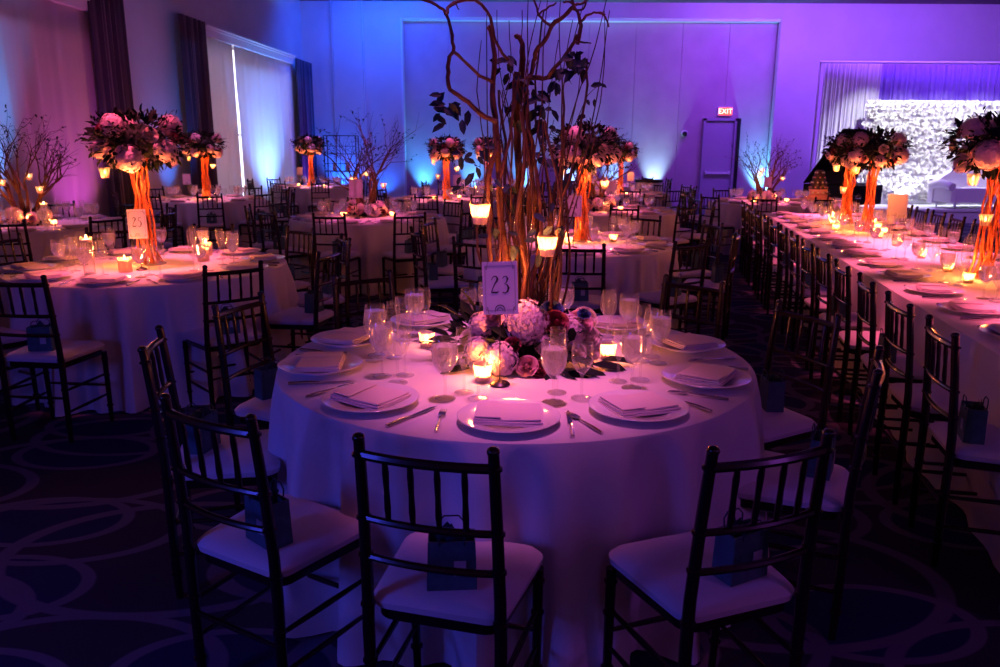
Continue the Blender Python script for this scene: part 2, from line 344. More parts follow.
K_nap = (napkin_mesh(0).mesh('folded_napkin', 'napkin'), [('folded_flap', MB().add([(-.097, -.07, .0205), (-.02, -.075, .0215), (-.035, .07, .0215), (-.098, .072, .0205), (-.097, -.07, .023), (-.02, -.075, .0235), (-.035, .07, .0235), (-.098, .072, .023)], [(0, 3, 2, 1), (4, 5, 6, 7), (0, 1, 5, 4), (1, 2, 6, 5), (2, 3, 7, 6), (3, 0, 4, 7)]).mesh('folded_flap', 'napkin', False))])
# fork and knife lie along +y
def fork():
    mb = MB(); mb.tube([(0, -.10, .003), (0, -.06, .005), (0, 0, .006), (0, .03, .007)], [.005, .0055, .003, .0025], 8)
    mb.box((0, .047, .007), (.021, .03, .002))
    for x in (-.009, -.003, .003, .009): mb.tube([(x, .06, .007), (x, .098, .004)], [.0018, .001], 5)
    return mb.mesh('fork', 'steel')
def knife():
    mb = MB(); mb.tube([(0, -.115, .004), (0, -.05, .005), (0, -.01, .004)], [.0065, .006, .004], 8)
    mb.add([(-.008, -.01, .003), (.006, -.01, .003), (.008, .06, .003), (0, .115, .003), (-.008, .09, .003), (-.008, -.01, .0045), (.006, -.01, .0045), (.008, .06, .0045), (0, .115, .0045), (-.008, .09, .0045)],
           [(0, 4, 3, 2, 1), (5, 6, 7, 8, 9), (0, 1, 6, 5), (1, 2, 7, 6), (2, 3, 8, 7), (3, 4, 9, 8), (4, 0, 5, 9)])
    return mb.mesh('knife', 'steel')
K_fork, K_knife = (fork(), []), (knife(), [])

# ------------------------------------------------------------------ ballroom chair
def post_mb(sx, rear):
    mb = MB()
    if rear:
        pts = [(sx*.165, -.175, 0), (sx*.168, -.178, .12), (sx*.170, -.178, .40), (sx*.168, -.180, .52), (sx*.164, -.195, .72), (sx*.160, -.214, .905)]; rr = [.012, .0145, .016, .0155, .0145, .0135]
    else:
        pts = [(sx*.182, .172, 0), (sx*.184, .170, .15), (sx*.186, .165, .42)]; rr = [.011, .0135, .0155]
    mb.tube(pts, rr, 10)
    zs = (.10, .30, .46, .60, .70, .865) if rear else (.10, .28, .38)
    for z in zs:
        for a, b in zip(pts[:-1], pts[1:]):
            if a[2] <= z <= b[2]:
                t = (z-a[2])/(b[2]-a[2]); c = [a[i]+(b[i]-a[i])*t for i in range(3)]; mb.lathe([(.0135, -.006), (.019, -.003), (.019, .003), (.0135, .006)], 10, c)
    if rear: mb.ball((sx*.160, -.216, .908), .0155, 10, 6, (1, 1, .8))
    return mb
def back_y(z): return -.180 - (z-.52)*.088 if z > .52 else -.179
def rail_mb(z, r_, bow=.018):
    n = 8; pts = []
    for i in range(n+1):
        u = i/n*2-1; pts.append((u*.162, back_y(z)-bow*(1-u*u), z))
    return MB().tube(pts, r_, 8)
def spindle_mb(x):
    u = x/.162; b = .018*(1-u*u)
    return MB().tube([(x, back_y(.70)-b, .70), (x, back_y(.75)-b, .74), (x, back_y(.78)-b, .785), (x, back_y(.82)-b, .83), (x, back_y(.865)-b, .865)], [.006, .0085, .007, .0085, .006], 8)
def rounded_outline(z, inset, n=6):
    # trapezoid with rounded corners
    cs = [(.195-inset, .185-inset, 0), (-.195+inset, .185-inset, 90), (-.170+inset, -.165+inset, 180), (.170-inset, -.165+inset, 270)]; rad = .05; out = []
    for x, y, a0 in cs:
        cx, cy = x-math.copysign(rad, x), y-math.copysign(rad, y)
        for k in range(n+1):
            a = R(a0+90*k/n); out.append((cx+rad*math.cos(a), cy+rad*math.sin(a), z))
    return out
def loft(rings):
    mb = MB(); n = len(rings[0]); vs = [p for r_ in rings for p in r_]
    fs = [(j*n+i, j*n+(i+1) % n, (j+1)*n+(i+1) % n, (j+1)*n+i) for j in range(len(rings)-1) for i in range(n)]
    fs += [tuple(range(n))[::-1], tuple((len(rings)-1)*n+i for i in range(n))]
    return mb.add(vs, fs)
seat_frame = loft([rounded_outline(.405, .012), rounded_outline(.410, .006), rounded_outline(.432, .006), rounded_outline(.436, .012)])
cush = loft([rounded_outline(.437, .010), rounded_outline(.444, -.004), rounded_outline(.462, -.007), rounded_outline(.476, .004), rounded_outline(.484, .03), rounded_outline(.488, .08)])
def stretch(a, b, r_=.008): return MB().tube([a, [(a[i]+b[i])/2 for i in range(3)], b], [r_*.8, r_*1.15, r_*.8], 8)
cm = lambda n, mb, m='mahog': mb.mesh(n, m)
leg_m = [cm('front_leg', post_mb(s_, False)) for s_ in (-1, 1)]; post_m = [cm('back_post', post_mb(s_, True)) for s_ in (-1, 1)]
sp_m = [cm('spindle', spindle_mb(x)) for x in (-.095, -.032, .032, .095)]
st_m = [cm('stretcher', stretch((-.183, .17, .22), (.183, .17, .22))), cm('stretcher', stretch((-.168, -.178, .25), (.168, -.178, .25)))]
for sx in (-1, 1):
    m_ = stretch((sx*.168, -.178, .17), (sx*.183, .17, .17)); m2 = stretch((sx*.168, -.178, .29), (sx*.184, .17, .29)); m_.add(m2.v, m2.f); st_m.append(cm('stretcher', m_))
K_chair = (None, [('seat_cushion', cm('seat_cushion', cush, 'cushion')), ('seat_frame', cm('seat_frame', seat_frame))] + [('front_leg', m) for m in leg_m] + [('back_post', m) for m in post_m]
           + [('top_rail', cm('top_rail', rail_mb(.865, .0125))), ('middle_rail', cm('middle_rail', rail_mb(.70, .0095))), ('lower_rail', cm('lower_rail', rail_mb(.595, .0095)))]
           + [('spindle', m) for m in sp_m] + [('stretcher', m) for m in st_m])
# far chairs: fewer, larger parts
def merge(meshes):
    mb = MB()
    for me in meshes: mb.add([tuple(v.co) for v in me.vertices], [tuple(p.vertices) for p in me.polygons])
    return mb
K_chair_far = (None, [K_chair[1][0], ('chair_frame', merge([K_chair[1][1][1]]+leg_m+post_m+st_m).mesh('chair_frame', 'mahog')), ('backrest', merge([p[1] for p in K_chair[1][6:13]]).mesh('backrest', 'mahog'))])

# gift bag
def bag_kit():
    b = MB(); w, d, h = .062, .036, .130; w2, d2 = .058, .033
    b.add([(-w, -d, 0), (w, -d, 0), (w, d, 0), (-w, d, 0), (-w2, -d2, h), (w2, -d2, h), (w2, d2, h), (-w2, d2, h), (-w2+.003, -d2+.003, h), (w2-.003, -d2+.003, h), (w2-.003, d2-.003, h), (-w2+.003, d2-.003, h), (-w, -d+.003, .02), (w, -d+.003, .02), (w, d-.003, .02), (-w, d-.003, .02)],
          [(0, 3, 2, 1), (0, 1, 5, 4), (1, 2, 6, 5), (2, 3, 7, 6), (3, 0, 4, 7), (4, 5, 9, 8), (5, 6, 10, 9), (6, 7, 11, 10), (7, 4, 8, 11), (8, 9, 13, 12), (9, 10, 14, 13), (10, 11, 15, 14), (11, 8, 12, 15)])
    b2 = MB(); rnd = random.Random(4)
    for i in range(9):
        x, y = rnd.uniform(-.045, .045), rnd.uniform(-.02, .02); b2.leaf((x*.8, y*.8, .085), (rnd.uniform(-.4, .4), rnd.uniform(-.4, .4), 1), (0, 1, .2), rnd.uniform(.055, .075), .05)
    hs = [MB().tube([(-.03, y, .118), (-.032, y*1.05, .15), (-.018, y*1.1, .165), (.018, y*1.1, .165), (.032, y*1.05, .15), (.03, y, .118)], .0022, 6).mesh('handle', 'bagdark') for y in (-.033, .033)]
    t = MB().box((.02, -.0375, .06), (.03, .002, .04))
    return (b.mesh('gift_bag', 'bag', False), [('tissue', b2.mesh('tissue', 'bagdark')), ('handle', hs[0]), ('handle', hs[1]), ('gift_tag', t.mesh('gift_tag', 'tag', False))])
K_bag = bag_kit()

# votives
fl_me = MB().lathe([(0, 0), (.0035, .003), (.0048, .009), (.003, .018), (0, .027)], 10).mesh('flame', 'flame')
def votive_kit(r0=.026, r1=.034, h=.062, mat='frost'):
    g = MB().lathe([(0, .001), (r0, .001), (r1, h), (r1-.002, h), (r0-.002, .005), (0, .005)], 20).mesh('holder', mat)
    w = MB().lathe([(0, .006), (r0-.003, .006), (r0-.001, .024), (0, .024)], 16).mesh('wax', 'wax')
    return (g, [('wax', w), ('flame', fl_me, None, (0, 0, .026))])
K_votive = votive_kit()
def hang_kit():
    g = MB().lathe([(0, -.001), (.024, 0), (.038, .07), (.036, .07), (.022, .004), (0, .004)], 20).mesh('holder', 'frost')
    w = MB().lathe([(0, .005), (.022, .005), (.024, .03), (0, .03)], 16).mesh('wax', 'wax')
    wi = MB(); wi.tube([(-.037, 0, .068), (0, 0, .16), (.037, 0, .068)], .0012, 5); wi.tube([(0, 0, .16), (0, 0, .24)], .0012, 5)
    return (g, [('wax', w), ('flame', fl_me, None, (0, 0, .03)), ('wire', wi.mesh('wire', 'bronze'))])
K_hang = hang_kit()
def cyl_kit(h, r=.042):
    g = MB().lathe([(0, .002), (r, .002), (r, h), (r-.002, h), (r-.002, .008), (0, .008)], 24).mesh('cylinder_vase', 'frost' if h < .2 else 'glass')
    w = MB().lathe([(0, .01), (r-.003, .01), (r-.003, h-.035), (0, h-.035)], 20).mesh('water', 'glass')
    c = MB().lathe([(0, h-.04), (.025, h-.036), (.034, h-.02), (.03, h-.014), (0, h-.014)], 16).mesh('floating_candle', 'wax')
    return (g, [('water', w), ('floating_candle', c), ('flame', fl_me, None, (0, 0, h-.013))])
K_cyl, K_cylt = cyl_kit(.10), cyl_kit(.24, .035)
NL = [0]; CP = 5.5
def plight(loc, power, col=(1, .23, .045), r=.012):  # warm point lamps at the candles, plus added fills without a candle
    l = bpy.data.lights.new('candle_and_fill_light', 'POINT'); l.energy = power*CP; l.color = col; l.shadow_soft_size = r
    o = new('candle_and_fill_light', l, None, loc); NL[0] += 1; return o

# ------------------------------------------------------------------ flowers
def fib(n, i): 
    z = 1-2*(i+.5)/n; a = i*2.39996; r_ = math.sqrt(1-z*z); return Vector((r_*math.cos(a), r_*math.sin(a), z))
def hydrangea_mesh(r_, n, seed, mat='hyd'):
    rnd = random.Random(seed); mb = MB(); mb.ball((0, 0, 0), r_*.84, 16, 10)
    for i in range(n):
        d = (fib(n, i)+Vector([rnd.uniform(-.08, .08) for _ in range(3)])).normalized(); p = d*r_*rnd.uniform(.90, 1.04)
        u = d.orthogonal().normalized(); w = d.cross(u); a0 = rnd.uniform(0, 3); s_ = r_*2.1/math.sqrt(n)
        for k in range(4):
            a = a0+k*PI/2; e = u*math.cos(a)+w*math.sin(a); f = d.cross(e)
            mb.add([p, p+(e*.55+f*.42)*s_+d*s_*.15, p+e*s_+d*s_*.05, p+(e*.55-f*.42)*s_+d*s_*.15], [(0, 1, 2, 3)])
    return mb.mesh('hydrangea', mat, False)
def rose_mesh(r_, seed, mat='rose'):
    rnd = random.Random(seed); mb = MB(); mb.ball((0, 0, r_*.12), r_*.2, 8, 6, (1, 1, 1.6))
    for ring, (n, rr, hh, curl) in enumerate(((3, .26, .62, .0), (4, .42, .60, .02), (5, .60, .52, .08), (6, .80, .40, .16), (7, 1.0, .22, .25))):
        for k in range(n):
            a0 = 2*PI*k/n+ring*.8+rnd.uniform(-.12, .12); half = PI/n*1.35; vs = []
            for jv in range(5):
                v = jv/4; rad = r_*(.12+(rr-.12)*math.sin(v*PI/2)+curl*max(0, v-.7)*1.5); z_ = r_*(-.35+(hh+.35)*v-curl*max(0, v-.7)*2)
                for iu in range(5):
                    u = iu/2-1; a = a0+u*half*(.55+.45*math.sin(min(1, v*1.6)*PI/2)); q = rad*(1+.06*u*u)+rnd.uniform(-.01, .01)*r_
                    vs.append((q*math.cos(a), q*math.sin(a), z_-abs(u)**3*.16*r_*v))
            mb.add(vs, [(jv*5+iu, jv*5+iu+1, (jv+1)*5+iu+1, (jv+1)*5+iu) for jv in range(4) for iu in range(4)])
    return mb.mesh('rose', mat)
HY = [hydrangea_mesh(.09, 150, 1), hydrangea_mesh(.075, 130, 2), hydrangea_mesh(.06, 110, 3)]
RO = [rose_mesh(.042, 5, 'rose'), rose_mesh(.045, 6, 'wrose'), rose_mesh(.038, 7, 'burg')]
def foliage_mesh(rad, n, seed, sc3=(1, 1, .75), L=(.07, .12), mat='leaf', zmin=-1, drip=0):
    rnd = random.Random(seed); mb = MB()
    for i in range(n):
        d = fib(n, i)
        if d.z < zmin: continue
        d = (d+Vector([rnd.uniform(-.25, .25) for _ in range(3)])).normalized()
        p = Vector((d.x*rad*sc3[0], d.y*rad*sc3[1], d.z*rad*sc3[2]))*rnd.uniform(.72, 1.0)
        q = (d+Vector((rnd.uniform(-.7, .7), rnd.uniform(-.7, .7), rnd.uniform(-.5-drip, .5)))).normalized()
        l = rnd.uniform(*L); mb.leaf(p, q, (rnd.uniform(-1, 1), rnd.uniform(-1, 1), 1), l, l*rnd.uniform(.4, .6))
    mb.ball((0, 0, 0), rad*.62, 12, 8, sc3)
    for i in range(n//12):    # twiggy sprays
        d = Vector((rnd.uniform(-1, 1), rnd.uniform(-1, 1), rnd.uniform(-.2, .9))).normalized(); a = Vector((d.x*rad*sc3[0], d.y*rad*sc3[1], d.z*rad*sc3[2])); b = a*rnd.uniform(1.15, 1.35)
        mb.tube([a*.6, a, b], [.002, .0018, .001], 4)
        for k in range(4):
            mb.leaf(a.lerp(b, k/3.), (d+Vector([rnd.uniform(-.9, .9) for _ in range(3)])), (0, 0, 1), .035, .018)
    return mb.mesh('foliage', mat)
def rot_to(d):
    return Vector(d).to_track_quat('Z', 'Y').to_euler()
PED_FOL = [foliage_mesh(.30, 620, s_, (1, 1, .62), L=(.04, .075), drip=.1) for s_ in (11, 12)]
def column_mesh(seed, h=.72, rb=.022, rt=.040, n=22):
    rnd = random.Random(seed); mb = MB(); pass
    for k in range(n):
        a0 = 2*PI*k/n; tw = rnd.uniform(-2.2, 2.2); pts = []; rr = []
        for i in range(9):
            t = i/8; r_ = (rb if k % 3 else rb+.030)+(rt-rb)*(2*t-1)**2*(.9 if i else 1.4)+rnd.uniform(-.012, .014); a = a0+tw*1.5*t+rnd.uniform(-.35, .35); pts.append((r_*math.cos(a), r_*math.sin(a), .01+h*t)); rr.append(rnd.uniform(.0045, .008))
        mb.tube(pts, rr, 6)
    return mb.mesh('twig_column', 'copper')
COL = [column_mesh(s_) for s_ in (21, 22)]
base_me = MB().lathe([(0, .0), (.105, .0), (.11, .006), (.09, .014), (.05, .02), (0, .02)], 28).mesh('base', 'glass')
mirror_me = MB().lathe([(0, 0), (.16, 0), (.16, .006), (0, .006)], 32).mesh('mirror_base', 'steel')
def pedestal(loc, label, v=0, size=1.0, grp='tall flower centrepieces on copper twig columns'):
    o = Empty('tall_flower_centrepiece', label, 'centrepiece', loc, v*1.3, grp); rnd = random.Random(v*7+int(loc[0]*10)); o.scale = (size, size, size)
    new('base', base_me, o); new('twig_column', COL[v % 2], o)
    zc = .83
    f = new('foliage', PED_FOL[v % 2], o, (0, 0, zc), v)
    nh = 9
    for i in range(nh):
        if i < 6: a = i*PI/3+v*.4; e = -.62 if i % 2 else -.30
        else: a = i*2.1+v; e = .55
        d = Vector((math.cos(a)*math.cos(e), math.sin(a)*math.cos(e), math.sin(e)))
        h = new('hydrangea', HY[i % 3 if i < 6 else 1], o, (d.x*.25, d.y*.25, zc+d.z*.19)); h.rotation_euler = rot_to(d)
    for i in range(9):
        a = i*.7+.35+v; e = rnd.uniform(-.75, .5); d = Vector((math.cos(a)*math.cos(e), math.sin(a)*math.cos(e), math.sin(e)))
        h = new('rose', RO[i % 3], o, (d.x*.27, d.y*.27, zc+d.z*.19)); h.rotation_euler = rot_to(d)
    return o
def low_flowers(loc, label, v=0, big=False):
    o = Empty('low_flower_arrangement', label, 'flowers', loc, v*.9, 'low flower arrangements at the foot of branches'); rnd = random.Random(50+v)
    new('foliage', LOWF[v % 2], o, (0, 0, .05))
    for i in range(7):
        a = i*2*PI/7+v; r_ = .16+.03*(i % 2); h = new('hydrangea', HY[i % 3], o, (r_*math.cos(a), r_*math.sin(a), .07+.035*(i % 2))); h.rotation_euler = rot_to((math.cos(a), math.sin(a), .6))
    for i in range(9):
        a = i*2*PI/9+.3; r_ = .235; h = new('rose', RO[i % 3], o, (r_*math.cos(a), r_*math.sin(a), .05+.04*((i*3) % 4)/3)); h.rotation_euler = rot_to((math.cos(a), math.sin(a), .4))
    return o
LOWF = [foliage_mesh(.23, 320, s_, (1, 1, .38), L=(.04, .08), zmin=-.25) for s_ in (31, 32)]

# branchy trees
def grow(mb, lf, p, d, L, r_, depth, rnd, leaves=True):
    n = 4; pts = [Vector(p)]; dd = Vector(d).normalized(); rr = [r_]
    for i in range(n):
        dd = (dd+Vector((rnd.uniform(-.22, .22), rnd.uniform(-.22, .22), rnd.uniform(-.05, .16)))).normalized(); pts.append(pts[-1]+dd*L/n); rr.append(r_*(1-.45*(i+1)/n))
    mb.tube(pts, rr, 6)
    if depth <= 0:
        if leaves and rnd.random() < .4:
            for k in range(3): lf.leaf(pts[-1-k], (rnd.uniform(-1, 1), rnd.uniform(-1, 1), rnd.uniform(-.6, .5)), (0, 0, 1), .045, .024)
        return
    for k in range(3 if depth > 1 else 2):
        a = rnd.uniform(0, 6.28); s_ = rnd.uniform(.45, .95); q = dd.orthogonal().normalized(); w = dd.cross(q)
        nd = (dd + (q*math.cos(a)+w*math.sin(a))*s_).normalized(); nd.z = max(nd.z, .05)
        grow(mb, lf, pts[-1-(k % 2)], nd, L*rnd.uniform(.6, .85), rr[-1]*.8, depth-1, rnd, leaves)
def tree_kit(seed, H=.36, nst=8):
    rnd = random.Random(seed); mb = MB(); lf = MB()
    for k in range(nst):
        a = 2*PI*k/nst+rnd.uniform(-.3, .3); r_ = rnd.uniform(.015, .05)
        grow(mb, lf, (r_*math.cos(a), r_*math.sin(a), 0), (math.cos(a)*.42, math.sin(a)*.42, 1), H*rnd.uniform(.85, 1.15), rnd.uniform(.020, .032), 3, rnd)
    return (None, [('branches', mb.mesh('branches', 'bark')), ('leaves', lf.mesh('leaves', 'leafb'))])
K_tree = [tree_kit(61, .42), tree_kit(62, .40), tree_kit(64, .38)]

# number cards
def card(num, loc, rz, label, w=.118, h=.178, top=.30, lean=0):
    o = Empty('table_number_card', label, 'table number', loc, rz, 'table number cards on stands')
    st = MB().lathe([(0, 0), (.034, 0), (.036, .004), (.028, .012), (.008, .018), (0, .02)], 24); st.tube([(0, 0, .01), (0, 0, top-.012)], .0022, 8); st = st.mesh('stand', 'bronze')
    new('stand', st, o)
    rg = MB(); pts = [(.017*math.cos(a*PI/8), -.005, top+.003+.017*math.sin(a*PI/8)) for a in range(17)]; rg.tube(pts, .0016, 6, False); pts = [(.010*math.cos(a*PI/8), -.005, top+.001+.010*math.sin(a*PI/8)) for a in range(17)]; rg.tube(pts, .0014, 6, False)
    new('clip_ring', rg.mesh('clip_ring', 'bronze'), o)
    c = new('card', MB().box((0, 0, 0), (w, .0016, h)).mesh('card', 'card', False), o, (0, .0, top-.012+h/2)); c.rotation_euler = (R(-4), R(lean), 0)
    b = MB()
    for k in (1,):
        bw, bh = w*.42, h*.42
        for (x, z, dx, dz) in ((0, bh, 2*bw, .0008), (0, -bh, 2*bw, .0008), (bw, 0, .0008, 2*bh), (-bw, 0, .0008, 2*bh)): b.box((x, -.0012, z), (dx, .0006, dz))
    for sx in (-1, 1):
        for sz in (-1, 1):
            b.tube([(sx*w*(.40-.012*i)*1, -.0012, sz*h*(.42-.07*math.sin(i*.9))) for i in range(7)], .0006, 4)
    new('border_line', b.mesh('border_line', 'ink', False), c)
    if num: 
        G = {'2': [[(-.36, .55, .5), (-.30, .80, .5), (-.05, 1, .7), (.22, .92, 1), (.32, .70, 1.5), (.24, .45, 1.4), (0, .15, .9), (-.25, -.35, .6), (-.42, -.78, .6)], [(-.44, -.82, .9), (-.1, -.80, 1.3), (.25, -.84, 1.3), (.42, -.66, .5)]],
             '3': [[(-.32, .72, .5), (-.12, .95, .6), (.14, .92, .9), (.27, .68, 1.4), (.14, .30, .8), (-.10, .12, .5), (.18, .02, .8), (.36, -.32, 1.6), (.24, -.72, 1.2), (-.05, -.92, .7), (-.36, -.80, .9)]],
             '5': [[(.32, .92, .7), (-.18, .88, .9), (-.26, .18, .6), (.0, .28, .7), (.28, .08, 1.2), (.34, -.35, 1.6), (.18, -.76, 1.1), (-.08, -.92, .7), (-.36, -.78, .9)]],
             '1': [[(-.2, .68, .6), (.02, .95, 1.0), (.02, .3, 1.5), (.02, -.88, 1.5)], [(-.22, -.88, .6), (.26, -.88, .6)]]}
        nb = MB(); hh = h*.17
        for k, ch in enumerate(num):
            for stroke in G[ch]: nb.tube([((k-.5)*hh*1.15*1.02+x*hh*.95, 0, z*hh) for x, z, q in stroke], [q*hh*.075 for x, z, q in stroke], 6)
        nb.v = [(a, b*.12, c_) for a, b, c_ in nb.v]; nu = new('numeral', nb.mesh('numeral', 'ink'), c, (0, -.0013, h*.06))
    return o

# ------------------------------------------------------------------ tables
def cloth_mesh(Rt, seed, n=216, flare=.04):
    rnd = random.Random(seed); fs_ = [(rnd.randint(7, 9), rnd.uniform(0, 6.28), .3), (rnd.randint(15, 18), rnd.uniform(0, 6.28), .45), (rnd.randint(25, 29), rnd.uniform(0, 6.28), .4)]
    def wob(r_, z, a):
        if z > .744: return r_
        t = max(0, (.735-z)/.735); f = sum(w*math.sin(k*a+p) for k, p, w in fs_)
        f = (abs(f)**.8)*(1 if f > 0 else -1)
        return r_ + f*(.012*min(1, t*8) + .085*t**.75)
    prof = [(0, 0.757), (.3, .757), (.6, .757), (Rt-.012, .757), (Rt-.003, .754), (Rt, .745)]
    for k in range(1, 12):
        t = k/11; prof.append((Rt+.004+flare*t**1.1, .745-.735*t))
    return MB().lathe(prof, n, wob=wob).mesh('tablecloth', 'cloth')
CL = [cloth_mesh(.90, s_) for s_ in (1, 2, 3)]
def table_kit():
    t = MB().lathe([(0, .725), (.86, .725), (.875, .730), (.875, .748), (0, .75)], 64).mesh('tabletop', 'mahog')
    legs = [MB().tube([(.55*math.cos(a), .55*math.sin(a), .0), (.5*math.cos(a), .5*math.sin(a), .725)], .016, 8).mesh('leg', 'iron') for a in (.785, 2.356, 3.927, 5.498)]
    return (None, [('tabletop', t)]+[('leg', l) for l in legs])
K_table = table_kit()
ZT = .7585
ORD = ['', 'first', 'second', 'third', 'fourth', 'fifth', 'sixth']
def phrases(n_, angs):
    order = sorted(range(n_), key=lambda i: abs(((angs[i]+90+180) % 360)-180)); out = {}; l = r_ = 0
    for k, i in enumerate(order):
        dlt = ((angs[i]+90+180) % 360)-180
        if k == 0: out[i] = 'nearest the camera'
        elif k == n_-1: out[i] = 'farthest from the camera'
        elif dlt > 0: r_ += 1; out[i] = ORD[r_]+' to the right of nearest'
        else: l += 1; out[i] = ORD[l]+' to the left of nearest'
    return out
def setting(cx, cy, ang, rp, ph, tn, detail, rng, glass=True):
    """one place setting; ang = direction from the centre to the guest"""
    e = Vector((math.cos(ang), math.sin(ang), 0)); rt = Vector((-e.y, e.x, 0))  # guest's right hand
    rz = ang+PI/2
    def P(r_, t): return (cx+e.x*r_+rt.x*t, cy+e.y*r_+rt.y*t, ZT)
    j = lambda a: rng.uniform(-a, a)
    p = P(rp+j(.008), j(.008)); place(K_plate, 'dinner_plate', p, 0, 'white plate %s, %s' % (ph, tn), 'plate', 'dinner plates, '+tn)
    place(K_nap, 'folded_napkin', (p[0], p[1], ZT+.0165), rz+rng.choice([0, .12, -.15, .6, PI/2-.2 if detail > 1 else .1]), 'pale folded napkin on the plate %s, %s' % (ph, tn), 'napkin', 'napkins, '+tn)
    if detail >= 1:
        place(K_fork, 'dinner_fork', P(rp+.0, -.195+j(.01)), rz+j(.08), 'steel fork left of the plate %s, %s' % (ph, tn), 'fork', 'forks, '+tn)
        place(K_knife, 'dinner_knife', P(rp+.0, .190+j(.01)), rz+j(.08), 'steel knife right of the plate %s, %s' % (ph, tn), 'knife', 'knives, '+tn)
    if glass:
        place(K_gob, 'water_goblet', P(rp-.20+j(.012), .15+j(.012)), j(3), 'goblet of iced water by the plate %s, %s' % (ph, tn), 'goblet', 'water goblets, '+tn)
        place(K_wine, 'wine_glass', P(rp-.25+j(.012), .235+j(.012)), j(3), 'empty wine glass by the plate %s, %s' % (ph, tn), 'wine glass', 'wine glasses, '+tn)
        if detail >= 1: place(K_flute, 'champagne_flute', P(rp-.285+j(.012), .155+j(.012)), j(3), 'empty champagne flute by the plate %s, %s' % (ph, tn), 'flute', 'champagne flutes, '+tn)
def chair_at(x, y, ang, label, grp, far=False, bag=None, rng=None):
    """ang = direction from table centre to chair"""
    rz = ang+PI/2
    place(K_chair_far if far else K_chair, 'ballroom_chair', (x, y, 0), rz, label, 'chair', grp)
    if bag:
        e = Vector((math.cos(ang), math.sin(ang), 0)); rt = Vector((-e.y, e.x, 0)); b = Vector((x, y, .4885))+e*.08+rt*rng.uniform(-.01, .05)
        place(K_bag, 'gift_bag', b, rz+rng.uniform(-.5, .5), bag, 'gift bag', 'teal gift bags on the seats')
def round_table(cx, cy, angs, tn, adj, detail=1, far=False, bags=False, rch=1.12, skip=(), cangs=None, seed=0, nbag=10):
    rng = random.Random(seed)
    place(K_table, 'round_table', (cx, cy, 0), 0, 'round banquet table under the white cloth, '+adj, 'table', 'round banquet tables')
    place((CL[seed % 3], []), 'tablecloth', (cx, cy, 0), seed*1.1, 'white floor-length tablecloth on the round table, '+adj, 'tablecloth', 'round white tablecloths')
    ph = phrases(len(angs), angs)
    for i, a in enumerate(angs): setting(cx, cy, R(a), .735, ph[i], tn, detail, rng)
    ca = cangs or [(a, rch) for a in angs]; ph = phrases(len(ca), [c[0] for c in ca])
    for i, cc in enumerate(ca):
        a, r_ = cc[:2]; dr_ = R(cc[2]) if len(cc) > 2 else rng.uniform(-.07, .07)
        if i in skip: continue
        rr = r_+rng.uniform(-.02, .03) if cangs is None else r_
        chair_at(cx+rr*math.cos(R(a)), cy+rr*math.sin(R(a)), R(a)+dr_, 'dark ballroom chair with pale cushion %s, %s' % (ph[i], tn), 'chairs, '+tn, far,
                 ('teal gift bag on the chair %s, %s' % (ph[i], tn)) if bags and i < nbag else None, rng)
def ring(off, n=10): return [off+36*i for i in range(n)]
TM = (0.06, 2.93)
main_c = [(-99, 1.10, -6), (-65.5, 1.17, -4), (-26, 1.05, 0), (9, 1.04, 16), (47, 1.14, 0), (88, 1.15, 0), (125, 1.15, 0), (162, 1.04, 0), (194, 1.09, 0), (231, 1.11, 9)]
round_table(*TM, [-93, -60, -24, 14, 49, 86, 124, 161, 193, 230], 'front table', 'in the foreground', 2, False, True, cangs=main_c, seed=1)
round_table(-2.41, 5.35, ring(-88), 'side table', 'at the left with the number 25 card', 1, False, True, cangs=[(-92, 1.22), (-47, 1.12), (-14, 1.12), (20, 1.12), (56, 1.12), (92, 1.12), (128, 1.12), (164, 1.12), (200, 1.12), (236, 1.12)], seed=2)
round_table(.62, 6.78, ring(-92), 'middle table', 'behind the foreground branches with the number 21 card', 1, False, True, rch=1.14, seed=3)
round_table(-1.55, 9.2, ring(-98), 'roses table', 'centre-left with roses and branches', 1, False, True, seed=4)
round_table(-4.85, 8.2, ring(-70), 'window table', 'at the far left beside the window', 1, False, False, seed=5)
round_table(1.45, 10.5, ring(-90), 'second middle table', 'right behind the number 21 table', 0, True, False, seed=6)
round_table(-.85, 12.6, ring(-100), 'back middle table', 'at back centre with tall flowers', 0, True, False, seed=7)
round_table(-4.62, 12.4, ring(-68), 'second window table', 'by the second window', 0, True, True, seed=8)
round_table(-3.95, 16.7, ring(-72), 'rear corner table', 'in the rear left corner', 0, True, False, seed=9)
round_table(2.2, 14.5, ring(-92), 'third middle table', 'behind the second centre table', 0, True, False, seed=10)
round_table(4.2, 12.4, ring(-110), 'cakeside table', 'behind the long table end with branches', 0, True, False, seed=11)
round_table(2.6, 18.3, ring(-100), 'back wall table', 'nearest to the back wall', 0, True, False, seed=12)

round_table(-.25, 15.9, ring(-80), 'rear centre table', 'straight behind the back middle table', 0, True, False, seed=13)
